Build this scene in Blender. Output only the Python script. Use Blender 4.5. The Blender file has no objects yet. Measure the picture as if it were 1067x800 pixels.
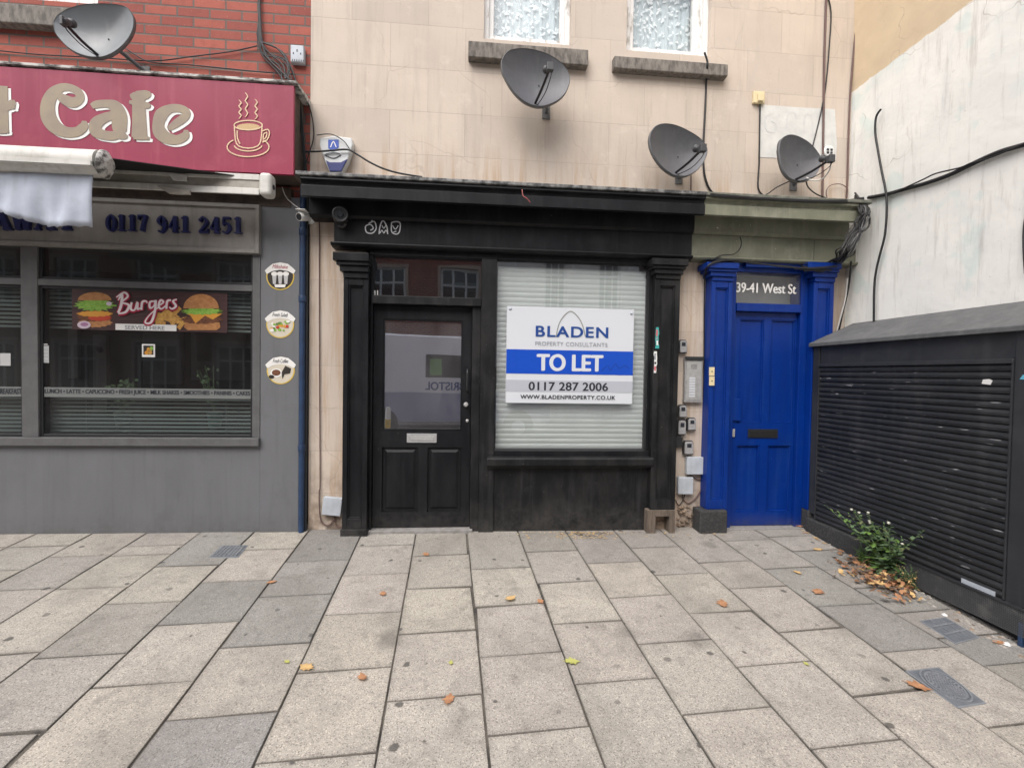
import bpy, bmesh, math, random
import numpy as np
from mathutils import Vector, Matrix
random.seed(7)
C = bpy.context.scene.collection
SC = bpy.context.scene
rad = math.radians

# ------------------------------------------------------------------ camera, light, exposure
YAW, PITCH, ROLL = rad(4.78), rad(-1.3), rad(0.90)
FPX, DIST, EYE = 470.0, 4.12, 1.424
fw = Vector((math.sin(YAW)*math.cos(PITCH), math.cos(YAW)*math.cos(PITCH), math.sin(PITCH)))
rt = fw.cross(Vector((0, 0, 1))).normalized(); up = rt.cross(fw)
rt2 = math.cos(ROLL)*rt + math.sin(ROLL)*up; up2 = rt2.cross(fw)
CAMP = Vector((0, -DIST, EYE))
cd = bpy.data.cameras.new('camera'); cam = bpy.data.objects.new('camera', cd); C.objects.link(cam)
cd.sensor_width = 36; cd.lens = FPX/1067*36; cd.clip_start = .05; cd.clip_end = 600
m4 = Matrix((( rt2.x, up2.x, -fw.x, CAMP.x), (rt2.y, up2.y, -fw.y, CAMP.y), (rt2.z, up2.z, -fw.z, CAMP.z), (0, 0, 0, 1)))
cam.matrix_world = m4
SC.camera = cam

SUN_EL, SUN_AZ = rad(52), rad(212)       # azimuth of the sun measured clockwise from +Y (it stands behind the camera)
w = bpy.data.worlds.new('World'); SC.world = w; w.use_nodes = True
nt = w.node_tree; bg = nt.nodes['Background']
sky = nt.nodes.new('ShaderNodeTexSky'); sky.sky_type = 'NISHITA'; sky.sun_disc = False
sky.sun_elevation = SUN_EL; sky.sun_rotation = SUN_AZ; sky.dust_density = 4; sky.air_density = 1.0; sky.ozone_density = 1
hs = nt.nodes.new('ShaderNodeHueSaturation'); hs.inputs['Saturation'].default_value = .55
nt.links.new(sky.outputs[0], hs.inputs['Color']); nt.links.new(hs.outputs[0], bg.inputs[0]); bg.inputs[1].default_value = .14
ld = bpy.data.lights.new('sun', 'SUN'); ld.energy = 1.0; ld.angle = rad(62); ld.color = (1, .985, .96)
sun = bpy.data.objects.new('sun', ld); C.objects.link(sun)
sd = Vector((math.sin(SUN_AZ)*math.cos(SUN_EL), math.cos(SUN_AZ)*math.cos(SUN_EL), math.sin(SUN_EL)))
sun.rotation_euler = sd.to_track_quat('Z', 'Y').to_euler(); sun.location = sd*30
SC.view_settings.view_transform = 'Standard'; SC.view_settings.look = 'None'
SC.view_settings.gamma = 1; SC.view_settings.use_curve_mapping = False
SC.view_settings.exposure = 1.05
SC.cycles.max_bounces = 8

# ------------------------------------------------------------------ measuring: a point of the photograph on a known plane
def ray(x, y):
    return rt2*((x-533.5)/FPX) - up2*((y-400)/FPX) + fw
def on(x, y, Y=0.0):                      # on the plane Y (parallel to the shop front)
    d = ray(x, y); p = CAMP + d*((Y+DIST)/d.y); return p
def onx(x, y, X):                         # on the plane X (parallel to the side wall)
    d = ray(x, y); return CAMP + d*(X/d.x)
GS = .058                                  # the pavement rises towards the shops
def gz(X, Y): return GS*(Y if Y < 0.2 else .2) + .004 - .004*X
def ong(x, y):
    d = ray(x, y); n = Vector((.004, -GS, 1)); t = (.004 - CAMP.dot(n))/d.dot(n); return CAMP + d*t
def rect(x0, y0, x1, y1, Y=0.0):          # upright rectangle given by its edges in the photograph -> X0, X1, Z0, Z1
    ym, xm = (y0+y1)/2, (x0+x1)/2
    return on(x0, ym, Y).x, on(x1, ym, Y).x, on(xm, y1, Y).z, on(xm, y0, Y).z

# ------------------------------------------------------------------ materials
M = {}
def mat(name, col, rough=.6, col2=None, scale=8, fac=(.35, .65), stretch=(1, 1, 1), bump=0, bscale=60, metal=0, spec=.5,
        grime=None, low=0.0, chips=None, chip_str=(1, 1, 1), chip_t=.72, chip_s=45, coat=0, detail=6):
    m = bpy.data.materials.new(name); m.use_nodes = True; t = m.node_tree; b = t.nodes['Principled BSDF']
    b.inputs['Base Color'].default_value = (*col, 1); b.inputs['Roughness'].default_value = rough
    b.inputs['Metallic'].default_value = metal; b.inputs['Specular IOR Level'].default_value = spec
    b.inputs['Coat Weight'].default_value = coat
    tc = t.nodes.new('ShaderNodeTexCoord'); mp = t.nodes.new('ShaderNodeMapping'); mp.inputs['Scale'].default_value = stretch
    t.links.new(tc.outputs['Object'], mp.inputs[0])
    last = None
    if col2:
        n = t.nodes.new('ShaderNodeTexNoise'); n.inputs['Scale'].default_value = scale; n.inputs['Detail'].default_value = detail; n.inputs['Roughness'].default_value = .62
        r = t.nodes.new('ShaderNodeMapRange'); r.inputs[1].default_value, r.inputs[2].default_value = fac
        mx = t.nodes.new('ShaderNodeMix'); mx.data_type = 'RGBA'
        mx.inputs[6].default_value = (*col, 1); mx.inputs[7].default_value = (*col2, 1)
        t.links.new(mp.outputs[0], n.inputs[0]); t.links.new(n.outputs[0], r.inputs[0]); t.links.new(r.outputs[0], mx.inputs[0])
        last = mx.outputs[2]
        r2 = t.nodes.new('ShaderNodeMapRange'); r2.inputs[3].default_value = max(0, rough-.1); r2.inputs[4].default_value = min(1, rough+.15)
        t.links.new(n.outputs[0], r2.inputs[0]); t.links.new(r2.outputs[0], b.inputs['Roughness'])
    if chips:
        n = t.nodes.new('ShaderNodeTexNoise'); n.inputs['Scale'].default_value = chip_s; n.inputs['Detail'].default_value = 3
        r = t.nodes.new('ShaderNodeMapRange'); r.inputs[1].default_value, r.inputs[2].default_value = chip_t, chip_t+.03
        mx = t.nodes.new('ShaderNodeMix'); mx.data_type = 'RGBA'; mx.inputs[6].default_value = (*col, 1); mx.inputs[7].default_value = (*chips, 1)
        if last: t.links.new(last, mx.inputs[6])
        mq = t.nodes.new('ShaderNodeMapping'); mq.inputs['Scale'].default_value = chip_str; t.links.new(tc.outputs['Object'], mq.inputs[0])
        t.links.new(mq.outputs[0], n.inputs[0]); t.links.new(n.outputs[0], r.inputs[0]); t.links.new(r.outputs[0], mx.inputs[0]); last = mx.outputs[2]
    if grime:
        gc, ga = grime; V = tc.outputs['Object']; last = last or (col[0], col[1], col[2])
        st = noise(t, strv(t, V, (9, 9, .55)), 1.7, 6, .65); last = mixc(t, rng(t, st, .52, .72, 0, ga), last, gc)
        bl = noise(t, V, 3.3, 7, .7); last = mixc(t, rng(t, bl, .54, .68, 0, ga*.8), last, gc)
        fs = noise(t, strv(t, V, (30, 30, 9)), 1.5, 4, .7); last = mixc(t, rng(t, fs, .68, .76, 0, ga*.9), last, (min(1, gc[0]*1.6+.02), min(1, gc[1]*1.6+.02), min(1, gc[2]*1.6+.02)))
        if low:
            sp = N(t, 'SeparateXYZ'); t.links.new(V, sp.inputs[0]); lo = rng(t, sp.outputs[2], -.05, low, 1, 0)
            mm = N(t, 'Math', operation='MULTIPLY'); t.links.new(lo, mm.inputs[0]); t.links.new(rng(t, noise(t, V, 13, 7, .7), .3, .62), mm.inputs[1])
            last = mixc(t, rng(t, mm.outputs[0], 0, 1, 0, .6), last, (.08, .076, .071))
    if last: t.links.new(last, b.inputs['Base Color'])
    if bump:
        n = t.nodes.new('ShaderNodeTexNoise'); n.inputs['Scale'].default_value = bscale; n.inputs['Detail'].default_value = 5
        bp = t.nodes.new('ShaderNodeBump'); bp.inputs['Strength'].default_value = bump; bp.inputs['Distance'].default_value = .01
        t.links.new(mp.outputs[0], n.inputs[0]); t.links.new(n.outputs[0], bp.inputs['Height']); t.links.new(bp.outputs[0], b.inputs['Normal'])
    M[name] = m; return m
def glass(name, refl=1.5, tint=(1, 1, 1), base=0.0, haze=.03):
    m = bpy.data.materials.new(name); m.use_nodes = True; t = m.node_tree; t.nodes.remove(t.nodes['Principled BSDF'])
    o = t.nodes['Material Output']; g = t.nodes.new('ShaderNodeBsdfGlossy'); g.inputs['Roughness'].default_value = .012
    tr = t.nodes.new('ShaderNodeBsdfTransparent'); tr.inputs[0].default_value = (*tint, 1)
    fr = t.nodes.new('ShaderNodeLayerWeight'); fr.inputs[0].default_value = .5
    pw = t.nodes.new('ShaderNodeMath'); pw.operation = 'POWER'; pw.inputs[1].default_value = 5
    t.links.new(fr.outputs['Facing'], pw.inputs[0])
    f0 = ((refl-1)/(refl+1))**2+base/2                     # two faces per pane
    ad = t.nodes.new('ShaderNodeMath'); ad.operation = 'MULTIPLY_ADD'; ad.use_clamp = True; ad.inputs[1].default_value = (1-f0)*.8; ad.inputs[2].default_value = f0
    nz = t.nodes.new('ShaderNodeTexNoise'); nz.inputs['Scale'].default_value = 1.6; nz.inputs['Detail'].default_value = 1
    bp = t.nodes.new('ShaderNodeBump'); bp.inputs['Strength'].default_value = .04; bp.inputs['Distance'].default_value = .02
    t.links.new(nz.outputs[0], bp.inputs['Height']); t.links.new(bp.outputs[0], g.inputs['Normal'])
    mx = t.nodes.new('ShaderNodeMixShader')
    t.links.new(pw.outputs[0], ad.inputs[0]); t.links.new(ad.outputs[0], mx.inputs[0]); t.links.new(tr.outputs[0], mx.inputs[1]); t.links.new(g.outputs[0], mx.inputs[2])
    df = t.nodes.new('ShaderNodeBsdfDiffuse'); df.inputs[0].default_value = (.62, .61, .63, 1); tc = t.nodes.new('ShaderNodeTexCoord')
    sm_ = noise(t, strv(t, tc.outputs['Object'], (2.5, 2.5, 1)), 2.2, 6, .65); m2 = t.nodes.new('ShaderNodeMixShader')
    t.links.new(rng(t, sm_, .3, .75, haze*.5, haze*1.6), m2.inputs[0]); t.links.new(mx.outputs[0], m2.inputs[1]); t.links.new(df.outputs[0], m2.inputs[2])  # streaky pale diffuse haze mixed over the pane
    t.links.new(m2.outputs[0], o.inputs[0]); M[name] = m; return m

def N(t, kind, **kw):
    n = t.nodes.new('ShaderNode'+kind)
    for k, v in kw.items(): setattr(n, k, v)
    return n
def mixc(t, fac, a, b, mode='MIX'):
    mx = t.nodes.new('ShaderNodeMix'); mx.data_type = 'RGBA'; mx.blend_type = mode
    for s, v in ((0, fac), (6, a), (7, b)):
        if isinstance(v, tuple): mx.inputs[s].default_value = (*v, 1)
        elif isinstance(v, (int, float)): mx.inputs[s].default_value = v
        else: t.links.new(v, mx.inputs[s])
    return mx.outputs[2]
def rng(t, src, a, b, c=0., d=1.):
    r = t.nodes.new('ShaderNodeMapRange'); t.links.new(src, r.inputs[0])
    for i, v in enumerate((a, b, c, d)): r.inputs[i+1].default_value = v
    return r.outputs[0]
def noise(t, vec, scale, detail=5, rough=.6):
    n = t.nodes.new('ShaderNodeTexNoise'); n.inputs['Scale'].default_value = scale; n.inputs['Detail'].default_value = detail; n.inputs['Roughness'].default_value = rough
    t.links.new(vec, n.inputs[0]); return n.outputs[0]
def base_nodes(name):
    m = bpy.data.materials.new(name); m.use_nodes = True; t = m.node_tree; b = t.nodes['Principled BSDF']
    tc = t.nodes.new('ShaderNodeTexCoord'); M[name] = m
    return m, t, b, tc.outputs['Object']
def bump(t, b, h, s=.3, d=.01, prev=None):
    bp = t.nodes.new('ShaderNodeBump'); bp.inputs['Strength'].default_value = s; bp.inputs['Distance'].default_value = d
    t.links.new(h, bp.inputs['Height'])
    if prev: t.links.new(prev, bp.inputs['Normal'])
    t.links.new(bp.outputs[0], b.inputs['Normal']); return bp.outputs[0]
def swz(t, vec, scale=(1, 1, 1), loc=(0, 0, 0)):    # X,Z of a facade as the U,V of a flat texture
    s = N(t, 'SeparateXYZ'); c = N(t, 'CombineXYZ'); t.links.new(vec, s.inputs[0])
    t.links.new(s.outputs[0], c.inputs[0]); t.links.new(s.outputs[2], c.inputs[1])
    mp = N(t, 'Mapping'); mp.inputs['Scale'].default_value = scale; mp.inputs['Location'].default_value = loc
    t.links.new(c.outputs[0], mp.inputs[0]); return mp.outputs[0]
def strv(t, vec, sc):
    mp = N(t, 'Mapping'); mp.inputs['Scale'].default_value = sc; t.links.new(vec, mp.inputs[0]); return mp.outputs[0]

def brick_mat(name, c1, c2, mortar, bw, bh, ms, loc=(0, 0, 0), dirt=True, bstr=.5):
    m, t, b, v = base_nodes(name)
    bt = N(t, 'TexBrick'); uv = swz(t, v, loc=loc)
    wob = noise(t, v, 3, 2); 
    t.links.new(uv, bt.inputs['Vector']); bt.inputs['Scale'].default_value = 1
    bt.inputs['Brick Width'].default_value = bw; bt.inputs['Row Height'].default_value = bh; bt.inputs['Mortar Size'].default_value = ms
    bt.inputs['Mortar Smooth'].default_value = .25; bt.inputs['Bias'].default_value = 0
    bt.inputs['Color1'].default_value = (*c1, 1); bt.inputs['Color2'].default_value = (*c2, 1); bt.inputs['Mortar'].default_value = (*mortar, 1)
    c = bt.outputs[0]
    n = noise(t, v, 14, 6); c = mixc(t, rng(t, n, .5, .8, 0, .5), c, (c1[0]*.45, c1[1]*.5, c1[2]*.55))
    n2 = noise(t, v, 70, 3); c = mixc(t, rng(t, n2, .62, .75, 0, .45), c, (.45, .36, .3))
    n3 = noise(t, strv(t, v, (5, 5, .7)), 1.4, 4); c = mixc(t, rng(t, n3, .66, .78, 0, .35), c, (.55, .5, .46))
    t.links.new(c, b.inputs['Base Color']); b.inputs['Roughness'].default_value = .88
    inv = rng(t, bt.outputs['Fac'], 0, 1, 1, 0)
    p = bump(t, b, inv, bstr, .012); bump(t, b, noise(t, v, 90, 4), .25, .006, p)
    return m
brick_mat('red_brick', (.38, .105, .074), (.25, .064, .05), (.14, .11, .096), .262, .0835, .0085, loc=(0, .02, 0))
brick_mat('dark_red_brick', (.22, .06, .04), (.17, .045, .035), (.22, .17, .14), .225, .075, .01)

def render_wall(name):
    m, t, b, v = base_nodes(name)
    bt = N(t, 'TexBrick'); uv = swz(t, v, loc=(.19, -.335, 0))
    t.links.new(uv, bt.inputs['Vector']); bt.inputs['Scale'].default_value = 1
    bt.inputs['Brick Width'].default_value = .66; bt.inputs['Row Height'].default_value = .378; bt.inputs['Mortar Size'].default_value = .0035; bt.inputs['Mortar Smooth'].default_value = .3
    c0 = (.575, .497, .425)
    c = mixc(t, rng(t, noise(t, v, 1.6, 6), .35, .7), c0, (.51, .44, .377))
    bt.inputs['Color1'].default_value = (.93, .93, .93, 1); bt.inputs['Color2'].default_value = (1.06, 1.05, 1.03, 1); bt.inputs['Mortar'].default_value = (1, 1, 1, 1)
    c = mixc(t, 1., c, bt.outputs[0], 'MULTIPLY')
    c = mixc(t, rng(t, noise(t, strv(t, v, (6, 6, .5)), 1.2, 6, .65), .5, .74, 0, .5), c, (.38, .335, .285))
    c = mixc(t, rng(t, noise(t, strv(t, v, (16, 16, .9)), 1.5, 5, .65), .58, .74, 0, .35), c, (.30, .25, .20))
    c = mixc(t, rng(t, noise(t, v, 5, 6), .6, .72, 0, .5), c, (.65, .57, .49))
    c = mixc(t, rng(t, noise(t, v, 55, 3), .70, .74, 0, .6), c, (.25, .19, .15))
    spz = N(t, 'SeparateXYZ'); t.links.new(v, spz.inputs[0])
    rm = N(t, 'Math', operation='MULTIPLY'); t.links.new(rng(t, spz.outputs[2], 3.18, 3.55, 1, 0), rm.inputs[0]); t.links.new(rng(t, noise(t, strv(t, v, (14, 14, .8)), 1.3, 6, .7), .47, .63), rm.inputs[1])
    c = mixc(t, rng(t, rm.outputs[0], 0, 1, 0, .55), c, (.40, .265, .16))
    brk = rng(t, noise(t, v, 2.3, 3), .3, .52)
    mm = N(t, 'Math', operation='MULTIPLY'); t.links.new(bt.outputs['Fac'], mm.inputs[0]); t.links.new(brk, mm.inputs[1])
    c = mixc(t, rng(t, mm.outputs[0], 0, 1, 0, .34), c, (.27, .22, .18))
    # grime that has run down and collected low on the wall
    sp = N(t, 'SeparateXYZ'); t.links.new(v, sp.inputs[0])
    low = rng(t, sp.outputs[2], .0, .65, 1, 0)
    gm = N(t, 'Math', operation='MULTIPLY'); t.links.new(low, gm.inputs[0]); t.links.new(rng(t, noise(t, v, 9, 6), .38, .62), gm.inputs[1])
    c = mixc(t, gm.outputs[0], c, (.20, .155, .12))
    # thin cracks
    vo = N(t, 'TexVoronoi', feature='DISTANCE_TO_EDGE'); vo.inputs['Scale'].default_value = 1.1
    nv = N(t, 'TexNoise'); nv.inputs['Scale'].default_value = 5; t.links.new(v, nv.inputs[0])
    va = N(t, 'VectorMath', operation='MULTIPLY_ADD'); va.inputs[1].default_value = (.16, .16, .16); t.links.new(nv.outputs[1], va.inputs[0]); t.links.new(v, va.inputs[2])
    t.links.new(va.outputs[0], vo.inputs['Vector'])
    cr = rng(t, vo.outputs['Distance'], .0, .006, 1, 0)
    cm = N(t, 'Math', operation='MULTIPLY'); t.links.new(cr, cm.inputs[0]); t.links.new(rng(t, noise(t, v, 1.1, 2), .52, .6), cm.inputs[1])
    c = mixc(t, rng(t, cm.outputs[0], 0, 1, 0, .32), c, (.25, .19, .15))
    t.links.new(c, b.inputs['Base Color']); b.inputs['Roughness'].default_value = .9
    inv = rng(t, mm.outputs[0], 0, 1, 1, 0)
    p = bump(t, b, inv, .35, .006); p = bump(t, b, noise(t, v, 6, 4), .2, .02, p); bump(t, b, noise(t, v, 120, 3), .15, .004, p)
render_wall('pink_render')

def white_wall(name, A, B):
    # A, B: two points of the slanting edge of the whitewash, in the Y,Z plane of the wall
    m, t, b, v = base_nodes(name)
    sp = N(t, 'SeparateXYZ'); t.links.new(v, sp.inputs[0])
    k = (B[1]-A[1])/(B[0]-A[0])
    l1 = N(t, 'Math', operation='MULTIPLY_ADD'); t.links.new(sp.outputs[1], l1.inputs[0]); l1.inputs[1].default_value = -k; l1.inputs[2].default_value = -(A[1]-k*A[0])
    l2 = N(t, 'Math', operation='ADD'); t.links.new(sp.outputs[2], l2.inputs[0]); t.links.new(l1.outputs[0], l2.inputs[1])
    l3 = N(t, 'Math', operation='MULTIPLY_ADD'); t.links.new(noise(t, v, 12, 5), l3.inputs[0]); l3.inputs[1].default_value = .05; t.links.new(l2.outputs[0], l3.inputs[2])
    edge = rng(t, l3.outputs[0], .02, .032)
    wht = mixc(t, rng(t, noise(t, v, 2.2, 6), .4, .7), (.84, .825, .77), (.76, .75, .71))
    wht = mixc(t, rng(t, noise(t, strv(t, v, (1, 2.2, .8)), 2.2, 7, .7), .55, .7, 0, .5), wht, (.58, .60, .60))
    wht = mixc(t, rng(t, noise(t, v, 1.3, 4), .58, .68, 0, .5), wht, (.62, .71, .69))
    wht = mixc(t, rng(t, noise(t, v, 40, 4), .68, .74, 0, .5), wht, (.45, .41, .36))
    mpd = N(t, 'Mapping'); mpd.inputs['Rotation'].default_value = (.6, 0, 0); mpd.inputs['Scale'].default_value = (1, 9, 1.1); t.links.new(v, mpd.inputs[0])
    wht = mixc(t, rng(t, noise(t, mpd.outputs[0], 1.7, 6, .7), .56, .7, 0, .5), wht, (.60, .58, .54))
    wht = mixc(t, rng(t, noise(t, strv(t, v, (1, 14, 1.2)), 1.3, 5, .65), .57, .7, 0, .55), wht, (.50, .47, .42))
    wht = mixc(t, rng(t, noise(t, v, 3.1, 3, .5), .60, .66, 0, .4), wht, (.56, .70, .66))
    crm = mixc(t, rng(t, noise(t, v, 2.5, 6), .35, .7), (.66, .53, .36), (.57, .45, .31))
    crm = mixc(t, rng(t, noise(t, v, 26, 3), .7, .74, 0, .7), crm, (.3, .22, .15))
    c = mixc(t, edge, wht, crm)
    vo = N(t, 'TexVoronoi', feature='DISTANCE_TO_EDGE'); vo.inputs['Scale'].default_value = .9
    nv = N(t, 'TexNoise'); nv.inputs['Scale'].default_value = 4; t.links.new(v, nv.inputs[0])
    va = N(t, 'VectorMath', operation='MULTIPLY_ADD'); va.inputs[1].default_value = (.5, .5, .5); t.links.new(nv.outputs[1], va.inputs[0]); t.links.new(v, va.inputs[2]); t.links.new(va.outputs[0], vo.inputs['Vector'])
    cr = rng(t, vo.outputs['Distance'], .0, .006, 1, 0)
    cm = N(t, 'Math', operation='MULTIPLY'); t.links.new(cr, cm.inputs[0]); t.links.new(rng(t, noise(t, v, .8, 2), .54, .6), cm.inputs[1])
    c = mixc(t, rng(t, cm.outputs[0], 0, 1, 0, .55), c, (.3, .25, .2))
    t.links.new(c, b.inputs['Base Color']); b.inputs['Roughness'].default_value = .85
    p = bump(t, b, noise(t, v, 1.8, 4), .3, .05); p = bump(t, b, noise(t, v, 26, 5), .16, .010, p); bump(t, b, noise(t, v, 140, 3), .15, .004, p)

def paving(name):
    m, t, b, v = base_nodes(name)
    at = N(t, 'VertexColor'); at.layer_name = 'tint'
    c = at.outputs[0]
    sp1 = noise(t, v, 170, 3, .7); c = mixc(t, rng(t, sp1, .33, .67, 0, 1), mixc(t, 1., c, (.74, .735, .73), 'MULTIPLY'), mixc(t, 1., c, (1.24, 1.235, 1.22), 'MULTIPLY'))
    vo = N(t, 'TexVoronoi'); vo.inputs['Scale'].default_value = 210; t.links.new(v, vo.inputs['Vector'])
    sep = N(t, 'SeparateColor'); t.links.new(vo.outputs['Color'], sep.inputs[0])
    c = mixc(t, rng(t, sep.outputs[0], .86, .9, 0, .55), c, (.09, .08, .075))
    c = mixc(t, rng(t, sep.outputs[1], .88, .91, 0, .5), c, mixc(t, 1., c, (1.7, 1.66, 1.6), 'MULTIPLY'))
    big = noise(t, v, 2.4, 7, .7); c = mixc(t, rng(t, big, .45, .70, 0, .5), c, (.16, .148, .133)); big2 = noise(t, v, .9, 5, .6); c = mixc(t, rng(t, big2, .48, .66, 0, .3), c, (.17, .158, .142))
    med = noise(t, v, 11, 6, .7); c = mixc(t, rng(t, med, .54, .72, 0, .5), c, (.13, .12, .11)); fin = noise(t, v, 34, 5, .7); c = mixc(t, rng(t, fin, .58, .72, 0, .4), c, (.12, .112, .10))
    # trodden chewing gum and drips
    g = N(t, 'TexVoronoi', voronoi_dimensions='2D'); g.inputs['Scale'].default_value = 3.6; g.inputs['Randomness'].default_value = 1
    nv = N(t, 'TexNoise'); nv.inputs['Scale'].default_value = 26; t.links.new(v, nv.inputs[0])
    va = N(t, 'VectorMath', operation='MULTIPLY_ADD'); va.inputs[1].default_value = (.03, .03, 0); t.links.new(nv.outputs[1], va.inputs[0]); t.links.new(v, va.inputs[2]); t.links.new(va.outputs[0], g.inputs['Vector'])
    gs = N(t, 'SeparateColor'); t.links.new(g.outputs['Color'], gs.inputs[0])
    gr = N(t, 'Math', operation='MULTIPLY'); t.links.new(gs.outputs[0], gr.inputs[0]); gr.inputs[1].default_value = .085
    gd = N(t, 'Math', operation='SUBTRACT'); t.links.new(g.outputs['Distance'], gd.inputs[0]); t.links.new(gr.outputs[0], gd.inputs[1])
    gf = rng(t, gd.outputs[0], -.02, .008, 1, 0)
    gm = N(t, 'Math', operation='MULTIPLY'); t.links.new(gf, gm.inputs[0]); t.links.new(rng(t, gs.outputs[1], .3, .7, 0, .8), gm.inputs[1])
    c = mixc(t, gm.outputs[0], c, (.055, .052, .05))
    g2 = N(t, 'TexVoronoi', voronoi_dimensions='2D'); g2.inputs['Scale'].default_value = 1.5
    nv2 = N(t, 'TexNoise'); nv2.inputs['Scale'].default_value = 9; nv2.inputs['Detail'].default_value = 4; t.links.new(v, nv2.inputs[0])
    va2 = N(t, 'VectorMath', operation='MULTIPLY_ADD'); va2.inputs[1].default_value = (.16, .16, 0); t.links.new(nv2.outputs[1], va2.inputs[0]); t.links.new(v, va2.inputs[2]); t.links.new(va2.outputs[0], g2.inputs['Vector'])
    s2 = N(t, 'SeparateColor'); t.links.new(g2.outputs['Color'], s2.inputs[0])
    q2 = N(t, 'Math', operation='MULTIPLY'); t.links.new(rng(t, g2.outputs['Distance'], .05, .16, 1, 0), q2.inputs[0]); t.links.new(rng(t, s2.outputs[2], .62, .8, 0, .5), q2.inputs[1])
    c = mixc(t, q2.outputs[0], c, (.10, .094, .086))
    t.links.new(c, b.inputs['Base Color'])
    t.links.new(rng(t, med, .3, .7, .72, .92), b.inputs['Roughness']); b.inputs['Specular IOR Level'].default_value = .3
    p = bump(t, b, sp1, .35, .004); bump(t, b, big, .2, .02, p)
paving('paving_stone')

mat('mortar', (.135, .12, .10), .95, (.04, .036, .032), 7, (.38, .62), bump=.6, bscale=90, chips=(.25, .22, .18), chip_t=.66, chip_s=120)
mat('asphalt', (.055, .055, .056), .9, (.035, .035, .036), 60, bump=.5, bscale=120)
mat('kerb_stone', (.28, .27, .26), .85, (.2, .19, .18), 20, bump=.3)
BLK = (.0065, .0072, .009)
mat('black_paint', BLK, .42, (.016, .0165, .0185), 7, (.4, .75), (1, 1, .35), bump=.2, bscale=16, chips=(.13, .13, .125), chip_t=.755, chip_s=38, spec=.2, grime=((.026, .027, .029), .5), low=.22)
mat('worn_black_paint', (.008, .0086, .0098), .5, (.032, .031, .030), 5, (.45, .8), (1, 1, .5), bump=.3, bscale=22, chips=(.2, .19, .18), chip_t=.745, chip_s=55, spec=.22, grime=((.042, .043, .045), .45), low=.3)
mat('weathered_black_top', (.035, .036, .038), .6, (.22, .22, .215), 18, (.42, .62), bump=.4, bscale=40)
mat('olive_paint', (.185, .19, .135), .62, (.115, .118, .085), 3.2, (.42, .72), (1, 1, 1), bump=.18, bscale=14, chips=(.5, .47, .4), chip_t=.72, chip_s=20, grime=((.30, .30, .24), .45))
mat('olive_top', (.10, .105, .085), .7, (.19, .19, .16), 14, (.4, .65), bump=.3)
mat('blue_paint', (.0008, .028, .215), .36, (.0007, .021, .165), 4, (.4, .75), (1, 1, .4), bump=.14, bscale=12, chips=(.02, .075, .26), chip_t=.74, chip_s=30, spec=.3, grime=((.014, .055, .235), .45), low=.12)
mat('grey_paint', (.15, .155, .165), .5, (.13, .134, .142), 3, (.4, .7), (1, 1, .4), bump=.08, bscale=20, chips=(.06, .06, .06), chip_t=.75, chip_s=40, grime=((.10, .102, .105), .4), low=.2)
mat('grey_frame', (.13, .131, .133), .45, (.10, .10, .102), 8, grime=((.08, .08, .078), .4))
mat('panel_grey', (.27, .255, .235), .55, (.22, .205, .19), 4, (.4, .7), grime=((.14, .13, .115), .6))
mat('brown_board', (.10, .075, .058), .8, (.055, .042, .034), 9, bump=.3)
mat('sign_red', (.285, .022, .064), .45, (.24, .018, .052), 1.6, (.35, .7), (2, 2, .6), spec=.35, grime=((.40, .075, .11), .35))
mat('sign_gold', (.30, .24, .155), .5, (.25, .195, .15), 6)
mat('sign_white', (.8, .79, .76), .5)
mat('sign_cream', (.66, .47, .30), .5)
mat('coffee', (.5, .33, .15), .5)
mat('flaking_white', (.55, .54, .51), .8, (.09, .085, .08), 22, (.45, .6), (.5, 1, 1), bump=.4, bscale=40)
mat('awning_white', (.62, .61, .57), .5, (.48, .47, .43), 5, (.4, .75), (.4, 3, 3), grime=((.30, .28, .24), .5))
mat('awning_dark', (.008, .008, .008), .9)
mat('awning_metal', (.36, .335, .29), .5, (.25, .23, .195), 12, (.4, .7))
mat('valance', (.47, .51, .59), .9, (.38, .41, .48), 5, (.35, .7), bump=.25, bscale=14, grime=((.30, .31, .33), .5))
mat('navy', (.012, .016, .085), .4)
mat('black_rubber', (.012, .012, .012), .6)
mat('cable_black', (.012, .012, .013), .55)
mat('cable_brown', (.14, .085, .075), .7)
mat('wire_red', (.35, .10, .09), .6)
mat('cable_white', (.6, .58, .54), .6)
mat('dish_grey', (.095, .094, .104), .5, (.066, .07, .077), 3, (.35, .7), (1, 1, 1.5), bump=.03, grime=((.13, .132, .135), .45))
mat('dish_sky_sheen', (.19, .205, .215), .42, (.14, .15, .16), 3, (.35, .7), grime=((.24, .25, .25), .4))  # dish grey paled, the sky's reflection on the left dish put into its colour
mat('dish_rim', (.12, .125, .13), .5)
mat('dish_arm', (.012, .012, .014), .5)
mat('lnb_grey', (.05, .052, .056), .5)
mat('stone_sill', (.22, .20, .175), .9, (.10, .09, .08), 14, (.4, .66), (2, 2, .7), bump=.5, bscale=35)
mat('peeling_white', (.74, .73, .71), .6, (.40, .37, .33), 16, (.55, .66), (1, 1, .3), bump=.2, bscale=30)
mat('lace', (.60, .67, .685), .9)
mat('lace_leaf', (.86, .90, .90), .9)
mat('blind_white', (.58, .62, .60), .5, (.54, .58, .56), 3)
mat('room_dark', (.05, .047, .045), .9)
mat('room_mid', (.12, .115, .11), .9)
mat('room_pale', (.4, .42, .42), .8)
mat('slat_grey', (.22, .25, .245), .5)
mat('board_white', (.60, .625, .665), .4)
mat('board_blue', (.004, .065, .46), .35)
mat('board_navy', (.012, .06, .25), .4)
mat('board_grey', (.42, .44, .49), .4)
mat('ink_dark', (.02, .022, .03), .5)
mat('ink_grey', (.26, .28, .31), .5)
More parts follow.
